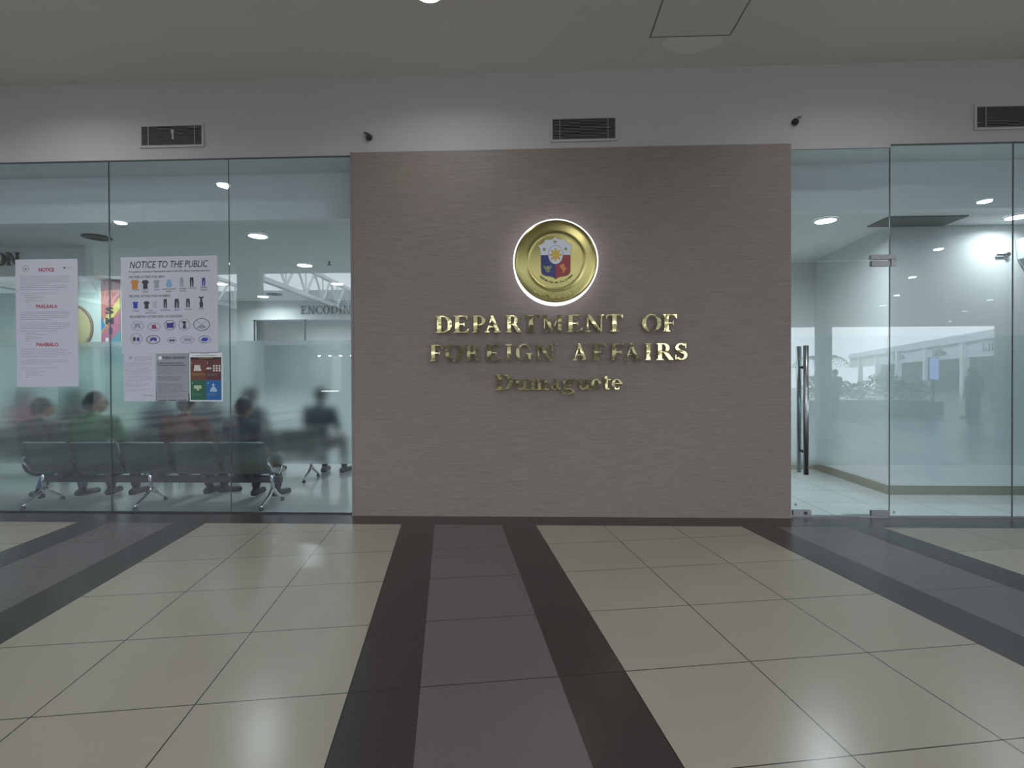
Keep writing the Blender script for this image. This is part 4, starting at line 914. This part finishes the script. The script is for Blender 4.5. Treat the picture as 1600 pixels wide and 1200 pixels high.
# right opposite shops along a slanting corridor: from (33,-30) to (43,-62)
A_ = Vector((31.5, -29)); B_ = Vector((44.5, -68)); dv = (B_-A_); Lf = dv.length; dv.normalize(); ang = math.atan2(dv.y, dv.x)
sf = bpy.data.objects.new('shop_row', None); COL.objects.link(sf); sf.location = (A_.x, A_.y, 0); sf.rotation_euler.z = ang
tag(sf, 'long slanting row of pale shop fronts mirrored in the right glass', 'shop front')
box_obj('back_wall', -8, 3, 0, Lf, 3.2, 4.4, m_shopdark, sf)
box_obj('upper_fascia', -8, -.3, 4.15, Lf, 0, 4.75, m_fasc, sf)
box_obj('grey_band', -8, -.15, 3.95, Lf, 0, 4.15, m_col, sf)  # grey painted band between upper fascia and sign band
box_obj('sign_band', -6, -.1, 2.95, Lf, .1, 3.95, m_fasc, sf)
for k in range(6):
    box_obj('pilaster', -.25+k*7.2, -.35, 0, .25+k*7.2, .1, 4.15, m_wcol, sf)
for k, (x, n_) in enumerate(((1.2, 9), (10.5, 7), (20, 8))):
    b = B(); rg = random.Random(50+k); xx = x
    for q in range(n_): wq = rg.uniform(.22, .36); bx(b, xx, -.16, 3.3, xx+.07, -.1, 3.3+rg.choice((.35, .55))); bx(b, xx, -.16, 3.3, xx+wq*.8, -.1, 3.37); xx += wq+.1
    obj('sign_strokes', b, m_dark, sf)
for x, y, z, w_, h_, c_, st, l in ((17.6, -17.9, 1.3, .35, .95, (.35, .45, 1), 3, 'upright blue lit panel mirrored in the right pane'), (14.9, -9.9, .75, .22, .16, (.2, .6, 1), 4, 'small bright blue screen mirrored low in the right pane'), (9.9, -15.9, 1.3, .4, .4, (.25, .3, .8), 2, 'pale blue lit board mirrored in the glass door')):
    t = thing('lit_panel', l, 'lit sign', (x, y, 0)); b = B(); bx(b, -w_/2, 0, z, w_/2, .05, z+h_); obj('screen', b, emit('panel_%.1f' % x, c_, st), t)
    b = B(); bx(b, -w_/2-.03, -.06, z-.03, w_/2+.03, -.002, z+h_+.03); bx(b, -.03, -.05, 0.02, .03, -.01, z); bx(b, -.2, -.15, 0, .2, .1, .02); obj('stand', b, m_dark, t)
for x, y, z, L_, l in ((15.5, -11.0, 1.68, .45, 'upper'), (15.5, -11.0, 1.6, .45, 'lower')):
    t = thing('tube_lamp', 'short white tube lamp mirrored at the right pane edge, %s of two' % l, 'lamp', (x, y, z))
    b = B(); tube(b, [(-L_/2, 0, 0), (L_/2, 0, 0)], .016, 10); obj('tube', b, emit('tube_white', (1, 1, 1), 9), t)
    b = B(); bx(b, -L_/2, -.02, -.03 if l == 'lower' else .017, -L_/2+.02, .02, -1.6 if l == 'lower' else .03); obj('bracket', b, m_dark, t)
# planter with palm and shrubs
t = thing('mall_planter', 'low mall planter with dense shrubs mirrored in the right pane', 'planter', (13.2, -15.5, 0), R(12))
box_obj('trough', -2.3, -.6, 0, 2.3, .6, .5, m_col, t, bevel=.02)
m_leaf = mat('dark_leaf', (.05, .09, .045), .5, var=.4, nscale=4)
b = B(); rg = random.Random(5)
for k in range(1500):
    x = rg.uniform(-2.2, 2.2); y = rg.uniform(-.5, .5); z = .5+rg.random()**.7*(.85+.2*sin(x*3)); s = rg.uniform(.06, .13)
    m_ = Matrix.Translation((x, y, z)) @ Euler((rg.uniform(-1, 1), rg.uniform(-1, 1), rg.uniform(0, 6.3))).to_matrix().to_4x4()
    vs = [b.verts.new(m_ @ Vector(q)) for q in ((-s, 0, 0), (0, s*.35, .01), (s, 0, 0), (0, -s*.35, .01))]; b.faces.new(vs)
o = obj('shrub_leaves', b, m_leaf, t, normals=False); o['kind'] = 'stuff'
t = thing('palm_tree', 'indoor palm tree mirrored beside the glass door seam', 'palm tree', (13.6, -19.5, 0))
b = B(); tube(b, [(0, 0, 0), (.05, 0, 1.2), (.0, .05, 2.1)], [.13, .09, .07], 12); obj('trunk', b, mat('palm_bark', (.1, .08, .06), .8), t)
b = B()
for k in range(14):
    a = k*2*pi/14; 
    P = [Vector((cos(a)*r_, sin(a)*r_, 2.1+.55*sin(r_*1.9)-.42*r_*r_)) for r_ in (0, .3, .6, .9, 1.2)]
    tube(b, P, [.012, .01, .008, .006, .003], 5)
    for i in range(1, 5):
        for s in (-1, 1):
            for f in (0, .33, .66):
                p = P[i-1].lerp(P[i], f+.2); q = p+Vector((-sin(a)*s*.25+cos(a)*.12, cos(a)*s*.25+sin(a)*.12, -.13)); r_ = p+Vector((cos(a)*.05, sin(a)*.05, -.01))
                b.faces.new([b.verts.new(v) for v in (p, q, r_)])
obj('fronds', b, m_leaf, t, normals=False)
person('standing person in dark clothes mirrored at the right of the glass', (14.6, -12.4, 0), R(160), (.03, .035, .05), (.03, .03, .04), pose='stand', vox=.02)
person('standing person in a grey top mirrored beside the dark clothed one', (15.2, -13.0, 0), R(-120), (.12, .13, .14), (.04, .04, .06), pose='stand', vox=.02, hair='long')
person('standing person in olive mirrored before the planter', (11.2, -14.2, 0), R(70), (.08, .09, .06), (.03, .03, .03), pose='stand', vox=.02)
# kiosks across the atrium, mirrored in the left glass
for x, y, l in ((-6.2, -11.5, 'left'), (-3.6, -12.5, 'right')):
    t = thing('mall_kiosk', 'dark retail kiosk with lit strip mirrored in the left glass, the %s one' % l, 'kiosk', (x, y, 0))
    box_obj('counter', -1, -.5, 0, 1, .5, 1.0, m_shopdark, t, bevel=.02); box_obj('roof', -1.05, -.55, 2.2, 1.05, .55, 2.35, m_shopdark, t, bevel=.02)
    b = B()
    for sx in (-.95, .95):
        for sy in (-.45, .45): bx(b, sx-.03, sy-.03, 1.0, sx+.03, sy+.03, 2.2)
    obj('posts', b, m_dark, t)
    b = B(); tube(b, [(-.45, .5, 1.03), (.1, .5, 1.03)], .014, 8); obj('strip_lamp', b, emit('tube_white', (1, 1, 1), 9), t)
    b = B()
    for q in range(4): ellip(b, (-.6+q*.35, .3, 2.16), (.05, .05, .03), seg=10)
    obj('spot_lamps', b, emit('kiosk_spots', (1, 1, .95), 10), t)
